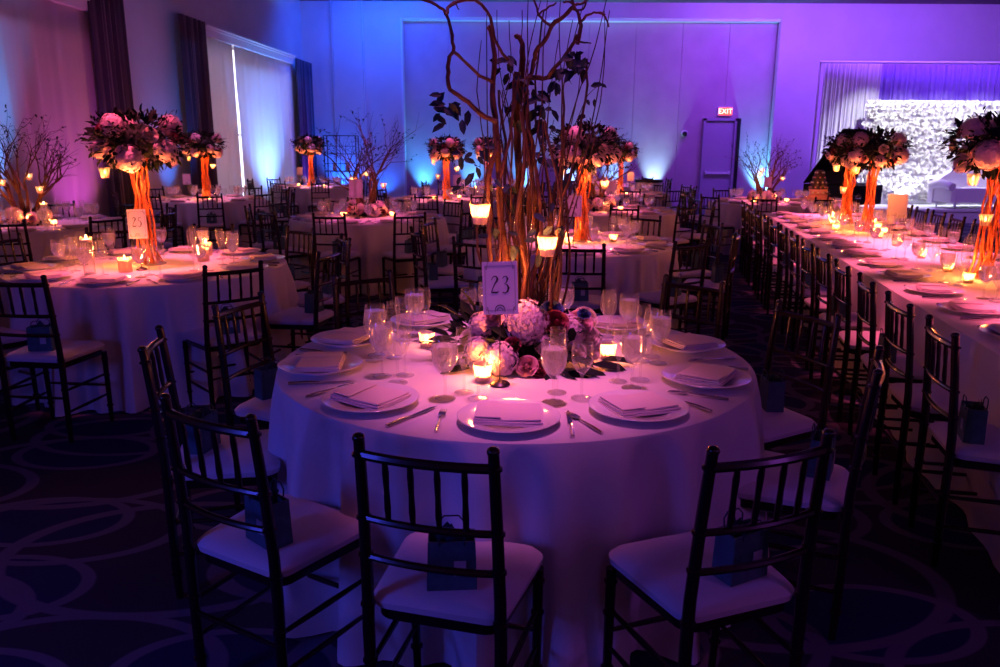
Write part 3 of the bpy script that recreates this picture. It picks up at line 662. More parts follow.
# ------------------------------------------------------------------ long table
LO = Vector((1.85, 2.2, 0)); LD = Vector((.194, .981, 0)).normalized(); LNv = Vector((.981, -.194, 0)).normalized(); LW, LL = 1.30, 8.25
def LP(s_, t, z=0): return LO+LD*s_+LNv*t+Vector((0, 0, z))
lt = Empty('long_table', 'long banquet table under the white cloth along the right side', 'table', LP(LL/2, LW/2), math.atan2(LD.y, LD.x)-PI/2)
new('tabletop', MB().box((0, 0, .735), (LW-.06, LL-.06, .03)).mesh('tabletop', 'mahog', False), lt)
for i in range(-4, 5, 2):
    for sx in (-1, 1): new('leg', MB().tube([(sx*.45, i*.98, 0), (sx*.45, i*.98, .72)], .016, 8).mesh('leg', 'iron'), lt)
def long_cloth():
    mb = MB(); nx = []; per = []
    # perimeter samples of a rectangle with rounded corners, counter-clockwise
    def edge(a, b, n):
        for i in range(n): per.append((a[0]+(b[0]-a[0])*i/n, a[1]+(b[1]-a[1])*i/n))
    w, l = LW/2, LL/2
    edge((-w, -l), (w, -l), 26); edge((w, -l), (w, l), 150); edge((w, l), (-w, l), 26); edge((-w, l), (-w, -l), 150)
    n = len(per); rings = []
    rings.append([(x*.98, y*.995, .757) for x, y in per]); rings.append([(x, y, .752) for x, y in per])
    for k in range(1, 8):
        t = k/7; rg = []
        for i, (x, y) in enumerate(per):
            nxv, nyv = (1 if x >= w-1e-6 else -1 if x <= -w+1e-6 else 0), (1 if y >= l-1e-6 else -1 if y <= -l+1e-6 else 0)
            ss = i*.055; f = .020*math.sin(ss*7.1)+.012*math.sin(ss*17.3+1)+.010*math.sin(ss*3.3)
            o_ = .012+.02*t+f*t**.8; rg.append((x+nxv*o_, y+nyv*o_, .752-.742*t))
        rings.append(rg)
    vs = [p for r_ in rings for p in r_]
    fs = [(j*n+(i+1) % n, j*n+i, (j+1)*n+i, (j+1)*n+(i+1) % n) for j in range(len(rings)-1) for i in range(n)]; fs.append(tuple(range(n)))
    return mb.add(vs, fs).mesh('tablecloth', 'cloth')
o = new('tablecloth', long_cloth(), None, LP(LL/2, LW/2), math.atan2(LD.y, LD.x)-PI/2); tag(o, 'long white tablecloth down the right side of the room', 'tablecloth')
rng = random.Random(77); aL = math.atan2(-LNv.y, -LNv.x); aR = math.atan2(LNv.y, LNv.x)
OR2 = ['nearest', 'second', 'third', 'fourth', 'fifth', 'sixth', 'seventh', 'eighth', 'ninth', 'tenth', 'eleventh', 'twelfth', 'thirteenth', 'fourteenth', 'fifteenth', 'sixteenth']
ns = 14
for i in range(ns):
    s_ = .62+i*.56
    for side, a in (('aisle', aL), ('stage', aR)):
        base = LP(s_, .0 if side == 'aisle' else LW); ctr = LP(s_, LW/2)
        phr = '%s seat on the %s side' % (OR2[i] if i == 0 else OR2[i]+' nearest', side)
        setting(ctr.x, ctr.y, a, LW/2-.20, phr, 'long table', 1, rng)
        q = LP(s_, -.09 if side == 'aisle' else LW+.12)
        chair_at(q.x, q.y, a+rng.uniform(-.06, .06), 'dark ballroom chair, %s, long table' % phr, 'chairs along the long table', i > 9, ('teal gift bag on the %s, long table' % phr) if i % 2 == 0 else None, rng)

# ------------------------------------------------------------------ centrepieces
def vot(x, y, label, kit=K_votive, name='votive_candle', z=ZT, pw=.35, lz=.045, grp='glowing table candles', cat='candle', lit=True):
    o = place(kit, name, (x, y, z), random.uniform(0, 3), label, cat, grp)
    if lit: plight((x, y, z+lz+.012), pw)
    return o
def ped_set(cx, cy, tname, v, size=1.0, hang=3, pw=.5, tv=3, z=ZT):
    pedestal((cx, cy, z), 'tall dark floral ball on a copper twig column, %s' % tname, v, size)
    hp = [(-.20, -.09, .62), (.17, -.12, .50), (-.13, -.16, .38), (.05, .2, .5)]
    for k in range(hang):
        dx, dy, dz = hp[k]; dz *= size
        place(K_hang, 'hanging_votive', (cx+dx, cy+dy, z+dz-.03), v+k, 'glowing votive hanging %s from the tall flowers, %s' % (['highest', 'second highest', 'lowest', 'behind'][k], tname), 'hanging candle', 'votives hanging from the tall flowers')
    plight((cx-.22, cy-.12, z+.60*size), pw*.8); plight((cx+.20, cy-.12, z+.54*size), pw*.8)
    plight((cx-.12, cy-.05, z+.12), pw*.8); plight((cx+.04, cy-.26, z+.56*size), pw*1.4)  # added warm fills at the column foot and under the flower ball
    for k in range(tv):
        a = v+k*2*PI/tv; r_ = .28
        vot(cx+r_*math.cos(a), cy+r_*math.sin(a), 'votive candle %s on the table by the tall flowers, %s' % (['first', 'second', 'third', 'fourth'][k], tname) if tv > 1 else 'votive by tall flowers, '+tname, pw=pw*.6, lit=(k == 0 or pw > .4))
ped_set(-2.44, 5.38, 'side table', 1, 1.0, hang=1, pw=.9, tv=0)
for (px_, py_, k_, nm, w_) in ((-2.44, 5.02, K_cyl, 'left of the number 25 card stand', 0), (-2.62, 4.92, K_cylt, 'standing tallest before the number 25 card', 0), (-2.13, 5.55, K_cyl, 'right of the twig column, side table', 0), (-2.22, 5.86, K_cyl, 'behind the twig column, side table', 0)):
    h_ = .10 if k_ is K_cyl else .24
    vot(px_, py_, 'floating candle in a glass cylinder '+nm, k_, 'cylinder_candle', pw=.5, lz=h_)
ped_set(.72, 6.9, 'middle table', 0, .98, hang=2, pw=.9, tv=3)
ped_set(-4.62, 12.4, 'second window table', 2, 1.0, hang=2, pw=.8, tv=2)
ped_set(-4.0, 16.7, 'rear corner table', 3, 1.02, hang=0, pw=.8, tv=2)
ped_set(-.86, 12.6, 'back middle table', 4, .95, hang=3, pw=.9, tv=2)
ped_set(-.25, 15.9, 'rear centre table', 6, 1.0, hang=1, pw=.8, tv=2)
ped_set(2.2, 14.5, 'third middle table', 5, .92, hang=1, pw=.8, tv=2)
for (s_, v, sz, hg) in ((2.95, 6, 1.0, 3), (5.95, 7, .97, 1), (6.85, 8, .97, 3)):
    p = LP(s_, LW/2+(.05 if v > 6 else .04)); ped_set(p.x, p.y, 'long table, %s' % {6: 'nearest of three', 7: 'middle of three', 8: 'farthest of three'}[v], v, sz, hang=hg, pw=1.0, tv=3)
for k, s_ in enumerate((1.4, 2.2, 3.9, 4.7, 5.3, 7.5)):
    p = LP(s_, LW/2+random.uniform(-.1, .1)); vot(p.x, p.y, 'glowing votive along the middle of the long table, %s from the front' % ['first', 'second', 'third', 'fourth', 'fifth', 'sixth'][k], pw=.35)
# trees on tables
for (cx, cy, k, sc_, tname) in ((-1.60, 9.4, 0, 1.05, 'roses table'), (-4.92, 8.15, 1, 1.05, 'window table'), (1.27, 10.5, 2, 1.0, 'second middle table'), (4.15, 12.4, 1, .92, 'cakeside table')):
    rt_ = place(K_tree[k], 'branch_centrepiece', (cx, cy, ZT), k*1.7+.4, 'spreading bare willow branches rising from the %s' % tname, 'branches', 'willow branch centrepieces', sc_)
    low_flowers((cx, cy, ZT), 'low roses and hydrangeas round the branches, %s' % tname, k)
    for q, (dx, dy, dz) in enumerate(((-.14, -.12, .40), (.22, -.1, .33), (-.02, .15, .45))):
        place(K_hang, 'hanging_votive', (cx+dx, cy+dy, ZT+dz), q, 'glowing votive hanging %s from the branches, %s' % (['left', 'right', 'rear'][q], tname), 'hanging candle', 'votives hanging from branches')
    plight((cx-.1, cy-.17, ZT+.42), .6); plight((cx+.12, cy-.2, ZT+.1), .5)
    for q in range(3):
        a = q*2.1+3.9; vot(cx+.33*math.cos(a), cy+.33*math.sin(a), '%s votive candle beside the low flowers, %s' % (['left', 'right', 'rear'][q], tname), pw=.4)
vot(-4.62, 7.95, 'tall glass cylinder with a floating candle, window table', K_cylt, 'cylinder_candle', pw=.3, lz=.24)

# cards
card('23', (0.0, 2.575, ZT), 0.02, 'purple-lit card reading 23 on a thin stand, nearest table', top=.262, lean=-2)
card('25', (-2.38, 5.12, ZT), -.1, 'pink-lit card reading 25 beside the copper twig column', w=.13, h=.19, top=.22, lean=-2)
card('21', (.60, 6.40, ZT), .05, 'pink-lit card reading 21 beside a twig column', w=.12, h=.17, top=.27)
for (x, y, t_, w_) in ((-1.66, 9.05, 'roses table', .155), (-4.80, 12.1, 'second window table', .12), (-.68, 12.3, 'back middle table', .12), (1.42, 10.2, 'second middle table', .12), (4.08, 12.1, 'cakeside table', .12), (-4.18, 16.5, 'rear corner table', .12), (2.34, 14.3, 'third middle table', .12)):
    card('', (x, y, ZT), 0, 'small upright table card on the %s' % t_, w=w_, h=w_*1.35, top=.25)
p = LP(6.1, LW*.78); card('', p, .0, 'peach-lit upright card on the long table', w=.20, h=.24, top=.14); bpy.data.objects[-1] if False else None
sc_cards = [o for o in C.objects if o.get('category') == 'table number' and abs(o.location.z) < .1]
for o in sc_cards: o.location.z = ZT

# ---- the foreground branch centrepiece, traced into real depth about (0.06, 2.95)
Pc, Ro = R(13.35), R(.3)
def bp(px_, py_, y):
    u, v = px_-500, py_-333.5; x = (u*math.cos(Ro)+v*math.sin(Ro))/778; q = (-u*math.sin(Ro)+v*math.cos(Ro))/778
    d = Vector((x, math.cos(Pc)-q*math.sin(Pc), -math.sin(Pc)-q*math.cos(Pc))); return Vector((0, 0, 1.552))+d*(y/d.y)
def smooth(pts, k=3):
    out = []
    P_ = [pts[0]]+pts+[pts[-1]]
    for i in range(1, len(P_)-2):
        for j in range(k):
            t = j/k; a, b, c, d = P_[i-1], P_[i], P_[i+1], P_[i+2]
            out.append(.5*((2*b)+(c-a)*t+(2*a-5*b+4*c-d)*t*t+(3*b-a-3*c+d)*t**3))
    out.append(pts[-1]); return out
tb = MB(); rt0 = random.Random(5)
def br(pl_, r0, r1, y0=2.95, y1=None, jit=.004):
    y1 = y0 if y1 is None else y1; n = len(pl_); pts = [bp(p[0], p[1], y0+(y1-y0)*i/(n-1)) for i, p in enumerate(pl_)]
    pts = smooth(pts); pts = [p+Vector([rt0.uniform(-jit, jit)*.6 for _ in range(3)]) for p in pts]; m = len(pts)
    tb.tube(pts, [(r0+(r1-r0)*i/(m-1))*rt0.uniform(.88, 1.14) for i in range(m)], 8)
br([(516, 338), (509, 290), (503, 235), (499, 185), (496, 130), (493, 95), (495, 55), (490, 30), (489, 27)], .015, .007, 2.93, 2.90)
br([(496, 122), (478, 112), (463, 98), (450, 90), (448, 72), (449, 57), (453, 51), (452, 36), (446, 14), (436, 5), (418, -3), (405, -12)], .0095, .004, 2.90, 2.74)
br([(492, 82), (480, 76), (468, 65), (454, 52)], .006, .005, 2.90, 2.78)
br([(446, 14), (450, 6), (462, 0), (475, 0), (484, 8), (490, 18), (494, 36), (500, 50), (508, 60)], .006, .005, 2.76, 2.92)
br([(455, 3), (459, 10)], .003, .002, 2.76); br([(458, -2), (462, -20), (470, -40)], .004, .002, 2.76, 2.8)
br([(532, 335), (527, 290), (522, 235), (519, 170), (517, 110), (517, 72)], .016, .014, 3.0, 2.98)
br([(516, 120), (521, 90), (523, 60), (521, 39), (516, 37)], .011, .009, 3.0, 3.02)
br([(544, 330), (540, 260), (535, 200), (530, 150), (527, 110), (525, 78)], .012, .008, 2.97, 2.98)
br([(525, 78), (536, 78), (546, 78), (552, 70), (562, 60), (573, 43), (577, 36)], .009, .006, 2.97, 2.85)
br([(577, 45), (581, 25), (577, 12), (572, 2), (570, -14)], .007, .004, 2.85, 2.84)
br([(579, 24), (586, 16), (594, 13), (603, 13), (609, 27)], .005, .003, 2.85, 2.8); br([(594, 13), (606, 14)], .003, .002, 2.82)
br([(576, 42), (584, 42), (591, 43)], .004, .002, 2.85); br([(574, 5), (585, 2), (592, -8)], .005, .003, 2.85)
br([(574, 6), (564, 16), (552, 26), (545, 40), (536, 50), (534, 62), (530, 76)], .007, .008, 2.85, 2.97)
br([(552, 28), (541, 18), (537, 8), (532, -4), (528, -16)], .005, .003, 2.9); br([(537, 16), (546, 9), (556, 3)], .004, .003, 2.9)
br([(574, 4), (568, 2), (563, 2)], .004, .003, 2.85); br([(573, 9), (583, 10), (586, 2)], .004, .003, 2.85)
# lower trunks fanning out of the flowers
for pl_, a, b, y0, y1 in (([(500, 345), (490, 290), (486, 240), (492, 180), (497, 140)], .016, .012, 2.88, 2.9), ([(540, 345), (556, 280), (560, 220), (572, 160), (585, 100), (590, 60)], .010, .005, 2.93, 2.85),
                          ([(525, 345), (515, 260), (508, 200), (505, 140), (502, 90)], .012, .006, 3.05, 3.08), ([(535, 345), (548, 260), (545, 190), (538, 120), (541, 60), (546, 10)], .012, .004, 3.08, 3.15),
                          ([(548, 345), (552, 270), (558, 210), (552, 160), (545, 120)], .011, .006, 2.84, 2.85), ([(510, 345), (500, 300), (497, 250), (502, 190), (512, 140), (516, 80)], .011, .006, 2.85, 2.93),
                          ([(529, 345), (533, 280), (541, 230), (537, 170), (531, 130), (530, 100)], .014, .008, 2.90, 2.95), ([(542, 345), (566, 290), (570, 230), (566, 180), (575, 130)], .008, .004, 3.0, 3.1),
                          ([(520, 345), (527, 270), (520, 220), (527, 160), (523, 110)], .012, .008, 2.86, 2.9), ([(505, 345), (480, 250), (481, 200), (487, 160)], .007, .004, 3.0, 3.05)):
    br([(px_+rt0.uniform(-4, 4), py_) for px_, py_ in pl_], a*.72, b*.72, y0, y1, .008)
# thin whips
for i in range(30):
    x0 = 500+i*1.7+rt0.uniform(-4, 4); x1 = 480+i*4.2+rt0.uniform(-12, 12); ytop = rt0.choice([10, 20, 40, 60, 90, 120, -15]); yy = 2.8+rt0.random()*.35
    pl_ = [(x0, 345)]
    for k in range(1, 7):
        t = k/6; pl_.append((x0+(x1-x0)*t+rt0.uniform(-6, 6)+7*math.sin(t*7+i), 345+(ytop-345)*t))
    br(pl_, .0042, .0014, 2.95, yy, .003)
lfm = MB()
def leaves_at(px_, py_, y, n, spread, L=.055):
    c = bp(px_, py_, y)
    for k in range(n):
        p = c+Vector((rt0.gauss(0, spread), rt0.gauss(0, spread*.7), rt0.gauss(0, spread)))
        l = L*rt0.uniform(.7, 1.2); lfm.leaf(p, (rt0.uniform(-1, 1), rt0.uniform(-.6, .6), rt0.uniform(-1.1, .2)), (rt0.uniform(-.5, .5), -1, .5), l, l*.55)
for a in ((450, 103, 2.8, 8, .028), (440, 112, 2.8, 5, .02), (463, 114, 2.8, 5, .02), (582, 56, 2.86, 7, .02), (574, 62, 2.86, 7, .022), (565, 72, 2.88, 6, .02), (560, 80, 2.9, 4, .015), (505, 63, 2.93, 8, .02),
          (535, 95, 2.95, 7, .02), (540, 112, 2.95, 7, .022), (545, 125, 2.95, 7, .022), (520, 82, 2.96, 6, .015), (475, 150, 3.0, 8, .03), (470, 165, 3.0, 9, .03), (545, 150, 3.0, 8, .03), (560, 170, 3.0, 8, .03), (505, 190, 2.9, 8, .03),
          (550, 225, 2.85, 7, .03), (505, 235, 2.85, 8, .03), (538, 250, 2.85, 6, .025), (600, 120, 2.95, 0, .02), (513, 110, 2.95, 5, .02)):
    leaves_at(*a)
br([(575, 125), (582, 108), (588, 95), (598, 86)], .0018, .001, 2.92, 2.9, 0)
for a in ((590, 86), (600, 85), (586, 100), (595, 98), (584, 113), (578, 120)): leaves_at(a[0], a[1], 2.9, 1, .003, .04)
mt = Empty('branch_centrepiece', 'large tangle of dark willow branches rising from the table numbered 23', 'branches', (TM[0], 2.95, ZT), 0)
def reloc(me):
    for v in me.vertices: v.co = v.co - Vector(mt.location)
    return me
new('branches', reloc(tb.mesh('branches', 'bark')), mt); new('leaves', reloc(lfm.mesh('leaves', 'leafb')), mt)
new('base_vase', MB().lathe([(0, 0), (.09, 0), (.10, .05), (.085, .12), (.08, .12), (.09, .05), (0, .01)], 24).mesh('base_vase', 'bronze'), mt)

# foreground flowers
fa = Empty('low_flower_arrangement', 'low hydrangeas and roses round the branches on the table numbered 23', 'flowers', (TM[0], 2.93, ZT), 0, 'low flower arrangements at the foot of branches')
new('foliage', foliage_mesh(.25, 200, 41, (1.12, .85, .42), L=(.07, .12), zmin=-.2).mesh if False else foliage_mesh(.25, 220, 41, (1.15, .85, .40), L=(.06, .11), zmin=-.2), fa, (0, 0, .06))
big = hydrangea_mesh(.085, 260, 9); med = hydrangea_mesh(.068, 220, 10); sml = hydrangea_mesh(.05, 150, 11)
def fpos(px_, py_, y, me, name, lbl=None, up=(0, -.6, 1), s_=1):
    p = bp(px_, py_, y)-Vector(fa.location); o = new(name, me, fa, p); o.rotation_euler = rot_to(up); o.scale = (s_,)*3
    if lbl: o['label'] = lbl
    return o
fpos(526, 322, 2.80, big, 'hydrangea'); fpos(500, 360, 2.70, med, 'hydrangea', 'hydrangea glowing orange beside the votive'); fpos(482, 325, 2.82, sml, 'hydrangea'); fpos(478, 350, 2.74, sml, 'hydrangea')
fpos(568, 332, 2.86, med, 'hydrangea'); fpos(545, 345, 2.78, sml, 'hydrangea', s_=.8); fpos(505, 325, 3.05, big, 'hydrangea'); fpos(560, 330, 3.12, big, 'hydrangea')
for (x, y, yy, k, s_) in ((527, 366, 2.68, 0, .9), (539, 370, 2.68, 2, .9), (492, 318, 2.80, 0, 1.0), (470, 338, 2.80, 1, .8), (580, 322, 2.88, 0, 1.1), (588, 338, 2.88, 1, 1.1), (575, 352, 2.80, 1, .9), (512, 345, 2.72, 2, .8), (556, 322, 2.80, 2, 1.2), (585, 318, 2.98, 1, 1.), (590, 352, 2.86, 1, .8)):
    fpos(x, y, yy, RO[k], 'rose', None, (.2 if x > 530 else -.2, -.8, .7), s_)
bl = rose_mesh(.04, 12, 'delph'); fpos(552, 309, 2.86, bl, 'blue_bloom', 'dark blue bloom'); fpos(584, 314, 2.84, bl, 'blue_bloom', 'dark blue bloom', s_=.6)
bigl = MB()
for (px_, py_, y, dx, dz, L) in ((560, 378, 2.70, .6, -.1, .14), (575, 376, 2.72, 1, -.1, .14), (470, 372, 2.74, -1, 0, .12), (590, 368, 2.80, 1, 0, .15), (600, 360, 2.86, 1, .1, .13), (545, 372, 2.68, .2, -.2, .11), (468, 352, 2.78, -.8, .3, .12), (462, 318, 2.9, -.7, .6, .12), (476, 312, 2.9, -.4, .9, .12), (537, 312, 2.8, .3, .8, .1), (500, 313, 2.8, -.2, .8, .1), (565, 358, 2.72, .5, .0, .12)):
    p = bp(px_, py_, y)-Vector(fa.location); p.z = max(p.z, .012); bigl.leaf(p, (dx, -.35, dz), (0, -.2, 1), L, L*.5)
new('large_leaves', bigl.mesh('large_leaves', 'leaf'), fa)

vot(-.06, 2.62, 'bright votive candle at the foot of the number 23 card stand', pw=1.0)
vot(.42, 2.93, 'bright votive candle right of the flowers, front table', pw=.85)
vot(.10, 3.3, 'votive candle behind the flowers, front table', pw=.5)
vot(-.30, 3.1, 'votive candle left behind the flowers, front table', pw=.3)
for (px_, py_, y, l) in ((480, 224, 2.80, 'hanging left of the branches'), (547, 256, 2.80, 'hanging lower right among the branches')):
    p = bp(px_, py_, y); place(K_hang, 'hanging_votive', p, 0, 'large glowing votive %s, front table' % l, 'hanging candle', 'votives hanging from branches'); plight(p+Vector((0, 0, .055)), .55)
p = bp(512, 270, 2.80); plight(p, .6)  # added warm fill on the lower trunks, no candle here
ws = bp(447, 112, 2.8)

# ------------------------------------------------------------------ far right: cake, piano, stage, backdrop
ct = Empty('cake_table', 'small round table carrying the tiered cake', 'table', (5.3, 13.2, 0))
new('tablecloth', MB().lathe([(0, .757), (.36, .757), (.375, .75), (.38, .7), (.42, .01)], 40, wob=lambda r_, z, a: r_ if z > .7 else r_+.015*math.sin(9*a)).mesh('tablecloth', 'cloth'), ct)
ck = Empty('tiered_cake', 'six-tiered dark and pink cake stand beside the piano', 'cake', (5.3, 13.2, .757))
z = 0
for k, (r_, h_) in enumerate(((.21, .085), (.18, .085), (.15, .08), (.125, .08), (.10, .08), (.075, .07))):
    new('tier', MB().lathe([(0, 0), (r_, 0), (r_+.012, .01), (r_+.012, .016), (r_*.82, .02), (r_*.82, h_), (0, h_)], 28, (0, 0, z)).mesh('tier', 'choc' if k > 1 else 'cake'), ck)
    tr_ = MB()
    for q in range(int(r_*75)):
        a = q*2*PI/int(r_*75); tr_.ball((r_*.93*math.cos(a), r_*.93*math.sin(a), z+.03), .016, 6, 4)
    t_ = new('treats', tr_.mesh('treats', 'petalw' if k % 2 else 'cake'), ck); t_['kind'] = 'stuff'
    z += h_
plight((4.95, 12.85, 1.0), .5); plight((5.55, 12.8, 1.0), .5)  # added warm fills on the cake, no candles stand here
pi_ = Empty('grand_piano', 'black grand piano with raised lid behind the long table', 'piano', (6.6, 15.0, 0), R(-62))
pi_.scale = (.78, .78, .95)
def prism(outline, z0, z1):
    n = len(outline); mb = MB(); mb.add([(x, y, z0) for x, y in outline]+[(x, y, z1) for x, y in outline], [tuple(range(n))[::-1], tuple(range(n, 2*n))]+[(i, (i+1) % n, n+(i+1) % n, n+i) for i in range(n)]); return mb
outl = [(-.72, -.75), (.72, -.75), (.72, .0), (.66, .35), (.45, .6), (.2, .8), (-.05, 1.0), (-.4, 1.08), (-.65, .95), (-.72, .7)]
new('case', prism(outl, .62, .98).mesh('case', 'black', False), pi_)
for (x, y) in ((-.6, -.55), (.6, -.55), (-.35, .75)): new('leg', MB().lathe([(.03, 0), (.05, .06), (.06, .4), (.07, .62)], 12, (x, y, 0)).mesh('leg', 'black'), pi_)
lid = new('lid', prism([(x+.72, y) for x, y in outl], 0, .025).mesh('lid', 'black', False), pi_, (-.72, 0, .99)); lid.rotation_euler = (0, R(-46), 0)
new('lid_prop', MB().tube([(.62, -.2, .98), (.18, -.2, 1.82)], .014, 8).mesh('lid_prop', 'satin'), pi_)
new('keyboard', MB().box((0, -.82, .72), (1.2, .16, .04)).mesh('keyboard', 'white', False), pi_)
new('music_rest', MB().box((0, -.45, 1.12), (.7, .02, .25)).mesh('music_rest', 'black', False), pi_)
dn = Empty('drum', 'round white drum with a dark rim standing on the floor before the back wall', 'drum', (3.15, 15.6, 0), 0)
dn.location = (3.05, 16.3, 0)
new('shell', MB().lathe([(0, .62), (.27, .62), (.27, .93), (0, .93)], 32).mesh('shell', 'white'), dn)
new('rim', MB().lathe([(.272, .90), (.29, .90), (.29, .95), (.272, .95)], 32).mesh('rim', 'iron'), dn)
for k in range(3): a = k*2.09; new('stand_leg', MB().tube([(.08*math.cos(a), .08*math.sin(a), .62), (.30*math.cos(a), .30*math.sin(a), .01)], .012, 6).mesh('stand_leg', 'satin'), dn)
stg = Empty('stage', 'low white stage platform in front of the flower wall', 'stage', (11.0, 18.3, 0))
new('deck', MB().box((0, 0, .275), (5.6, 1.9, .05)).mesh('deck', 'white', False), stg); new('fascia', MB().box((0, 0, .12), (5.55, 1.85, .24)).mesh('fascia', 'leather', False), stg)
# white sofa with an arched back
so = Empty('white_loveseat', 'white arched-back loveseat on the stage', 'sofa', (10.75, 17.9, .30), R(8))
new('seat', loft([[(x*1.0, y, z_) for x, y in [(-.75, -.36), (.75, -.36), (.82, -.3), (.82, .3), (.75, .36), (-.75, .36), (-.82, .3), (-.82, -.3)]] for z_ in (.14, .16, .42, .45)]).mesh('seat', 'leather'), so)
bk = MB(); outl2 = [(-.85, .1)]+[(-.85+1.7*i/16, .52+.42*math.sin(PI*i/16)) for i in range(17)]+[(.85, .1)]
n_ = len(outl2); bk.add([(x, .28, z_) for x, z_ in outl2]+[(x, .44, z_) for x, z_ in outl2], [tuple(range(n_)), tuple(range(n_, 2*n_))[::-1]]+[(i, n_+i, n_+(i+1) % n_, (i+1) % n_) for i in range(n_)])
new('backrest', bk.mesh('backrest', 'leather'), so)
for sx in (-1, 1): new('arm', MB().tube([(sx*.84, .36, .5), (sx*.86, .0, .55), (sx*.84, -.34, .48)], .09, 10).mesh('arm', 'leather'), so)
for (x, y) in ((-.7, -.3), (.7, -.3), (-.7, .3), (.7, .3)): new('leg', MB().lathe([(.018, 0), (.03, .14)], 8, (x, y, 0)).mesh('leg', 'satin'), so)
# flower wall
fw = Empty('flower_wall', 'bright white wall of packed blooms behind the loveseat', 'flower wall', (11.0, 18.95, .3))
new('backing_panel', MB().box((0, 0, 1.2), (4.9, .06, 2.4)).mesh('backing_panel', 'white', False), fw)
rw = random.Random(3); fb = MB()
for i in range(44):
    for j in range(22):
        x = -2.42+(i+rw.uniform(-.5, .5))*.111; z_ = .14+j*.103+rw.uniform(-.03, .05); r_ = rw.uniform(.05, .10)
        for ringk in range(3):
            n = 6-ringk
            for k in range(n):
                a = 2*PI*k/n+ringk+rw.random()*.4; rr = r_*(1-.28*ringk); e = Vector((math.cos(a), 0, math.sin(a))); t_ = Vector((-e.z, 0, e.x)); c = Vector((x, -.035-.012*ringk, z_))
                fb.add([c, c+e*rr*.6+t_*rr*.42+Vector((0, -.02, 0)), c+e*rr+Vector((0, -.04-.015*ringk, 0)), c+e*rr*.6-t_*rr*.42+Vector((0, -.02, 0))], [(0, 1, 2, 3)])
bo = new('blooms', fb.mesh('blooms', 'petalw', False), fw); bo['kind'] = 'stuff'
# pipe and drape
pd_x = 7.62
curtain('backdrop_drape', 'white backdrop drape at the left end of the stage', 'drape', lambda u, o, z: Vector((pd_x+u, 19.35-o, z)), 1.35, .02, 3.55, 'pdrape', 14, .04, 'backdrop drapes', seed=21)
curtain('backdrop_drape', 'deep violet gathered backdrop drape above the flower wall', 'drape', lambda u, o, z: Vector((pd_x+1.37+u, 19.45-o, z)), 4.9, .02, 3.55, 'vdrape', 40, .045, 'backdrop drapes', seed=22)
pp = Empty('drape_rail', 'white pipe frame holding the backdrop drapes', 'rail', (pd_x+3, 19.5, 0))
new('crossbar', MB().tube([(-3.05, 0, 3.60), (3.5, 0, 3.60)], .03, 10).mesh('crossbar', 'white'), pp)
for x in (-3.02, 0, 3.4): new('upright', MB().tube([(x, .02, 0), (x, .02, 3.60)], .025, 10).mesh('upright', 'white'), pp)
# etagere at the rear left
et = Empty('shelf_rack', 'black metal shelf rack against the blue back wall', 'shelf', (-4.25, 21.3, 0))
for (x, y) in ((-.42, -.2), (.42, -.2), (-.42, .2), (.42, .2)): new('post', MB().box((x, y, .94), (.025, .025, 1.88)).mesh('post', 'iron', False), et)
for z_ in (.18, .5, .95, 1.4, 1.87):
    new('shelf', MB().box((0, 0, z_), (.84, .4, .02)).mesh('shelf', 'iron', False), et)
for z_ in (.7, 1.15, 1.6): new('cross_bar', MB().box((0, -.2, z_), (.84, .015, .015)).mesh('cross_bar', 'iron', False), et)
new('centre_bar', MB().box((0, -.2, .94), (.015, .015, 1.88)).mesh('centre_bar', 'iron', False), et)
for k, (x, z_) in enumerate(((-.2, .96), (.15, .96), (-.1, .51))):
    o = new('glass_vase', MB().lathe([(0, 0), (.05, 0), (.065, .1), (.04, .2), (.045, .22)], 16).mesh('glass_vase', 'white'), None, (-4.25+x, 21.3, z_)); tag(o, 'pale vase on the black rack, %s' % ['middle shelf left', 'middle shelf right', 'second lowest shelf'][k], 'vase', 'vases on the rack')

# ------------------------------------------------------------------ lights
def spot(loc, tgt, power, col, size=50, blend=1, r_=.15, name='spot_light'):
    l = bpy.data.lights.new(name, 'SPOT'); l.energy = power; l.color = col; l.spot_size = R(size); l.spot_blend = blend; l.shadow_soft_size = r_
    o = new(name, l, None, loc); o.rotation_euler = (Vector(tgt)-Vector(loc)).to_track_quat('-Z', 'Y').to_euler(); return o
def area(loc, tgt, power, col, sx, sy, name='fill_wash'):
    l = bpy.data.lights.new(name, 'AREA'); l.energy = power; l.color = col; l.shape = 'RECTANGLE'; l.size = sx; l.size_y = sy
    o = new(name, l, None, loc); o.rotation_euler = (Vector(tgt)-Vector(loc)).to_track_quat('-Z', 'Y').to_euler(); return o
PK, RP, VI, BL = (1, .13, .40), (1, .12, .25), (.36, .10, 1), (.010, .12, 1)
for (x, y, pw, col) in ((.06, 2.93, 760, (.90, .17, .58)), (-2.41, 5.35, 980, RP), (.62, 6.78, 720, PK), (-1.55, 9.2, 460, (1, .12, .42)), (-4.85, 8.2, 240, (.8, .12, .6)), (1.45, 10.5, 560, RP), (-.85, 12.6, 640, PK), (-4.62, 12.4, 480, (1, .2, .6)), (-3.95, 16.7, 420, (.8, .25, .9)), (2.2, 14.5, 600, PK), (4.2, 12.4, 600, PK), (2.6, 18.3, 560, PK), (-.25, 15.9, 560, PK)):
    for sg in (-1, 1): spot((x+.1, y+sg*.5, 5.1), (x, y+sg*(.32 if y > 3 else .36), .75), pw*(2.0 if y > 3 else 1.1), col, 17 if y > 3 else 18.5, 1, .10, 'table_fill_spot')  # unseen spots added overhead to brighten each tabletop
for s_ in (.5, 1.6, 4.1, 4.9, 7.9):  # more added spots for the long table, aimed between the flower columns
    p = LP(s_, LW/2); spot((p.x+.1, p.y, 5.1), (p.x+.08, p.y, .75), 4300, RP, 17.5, 1, .10, 'table_fill_spot')
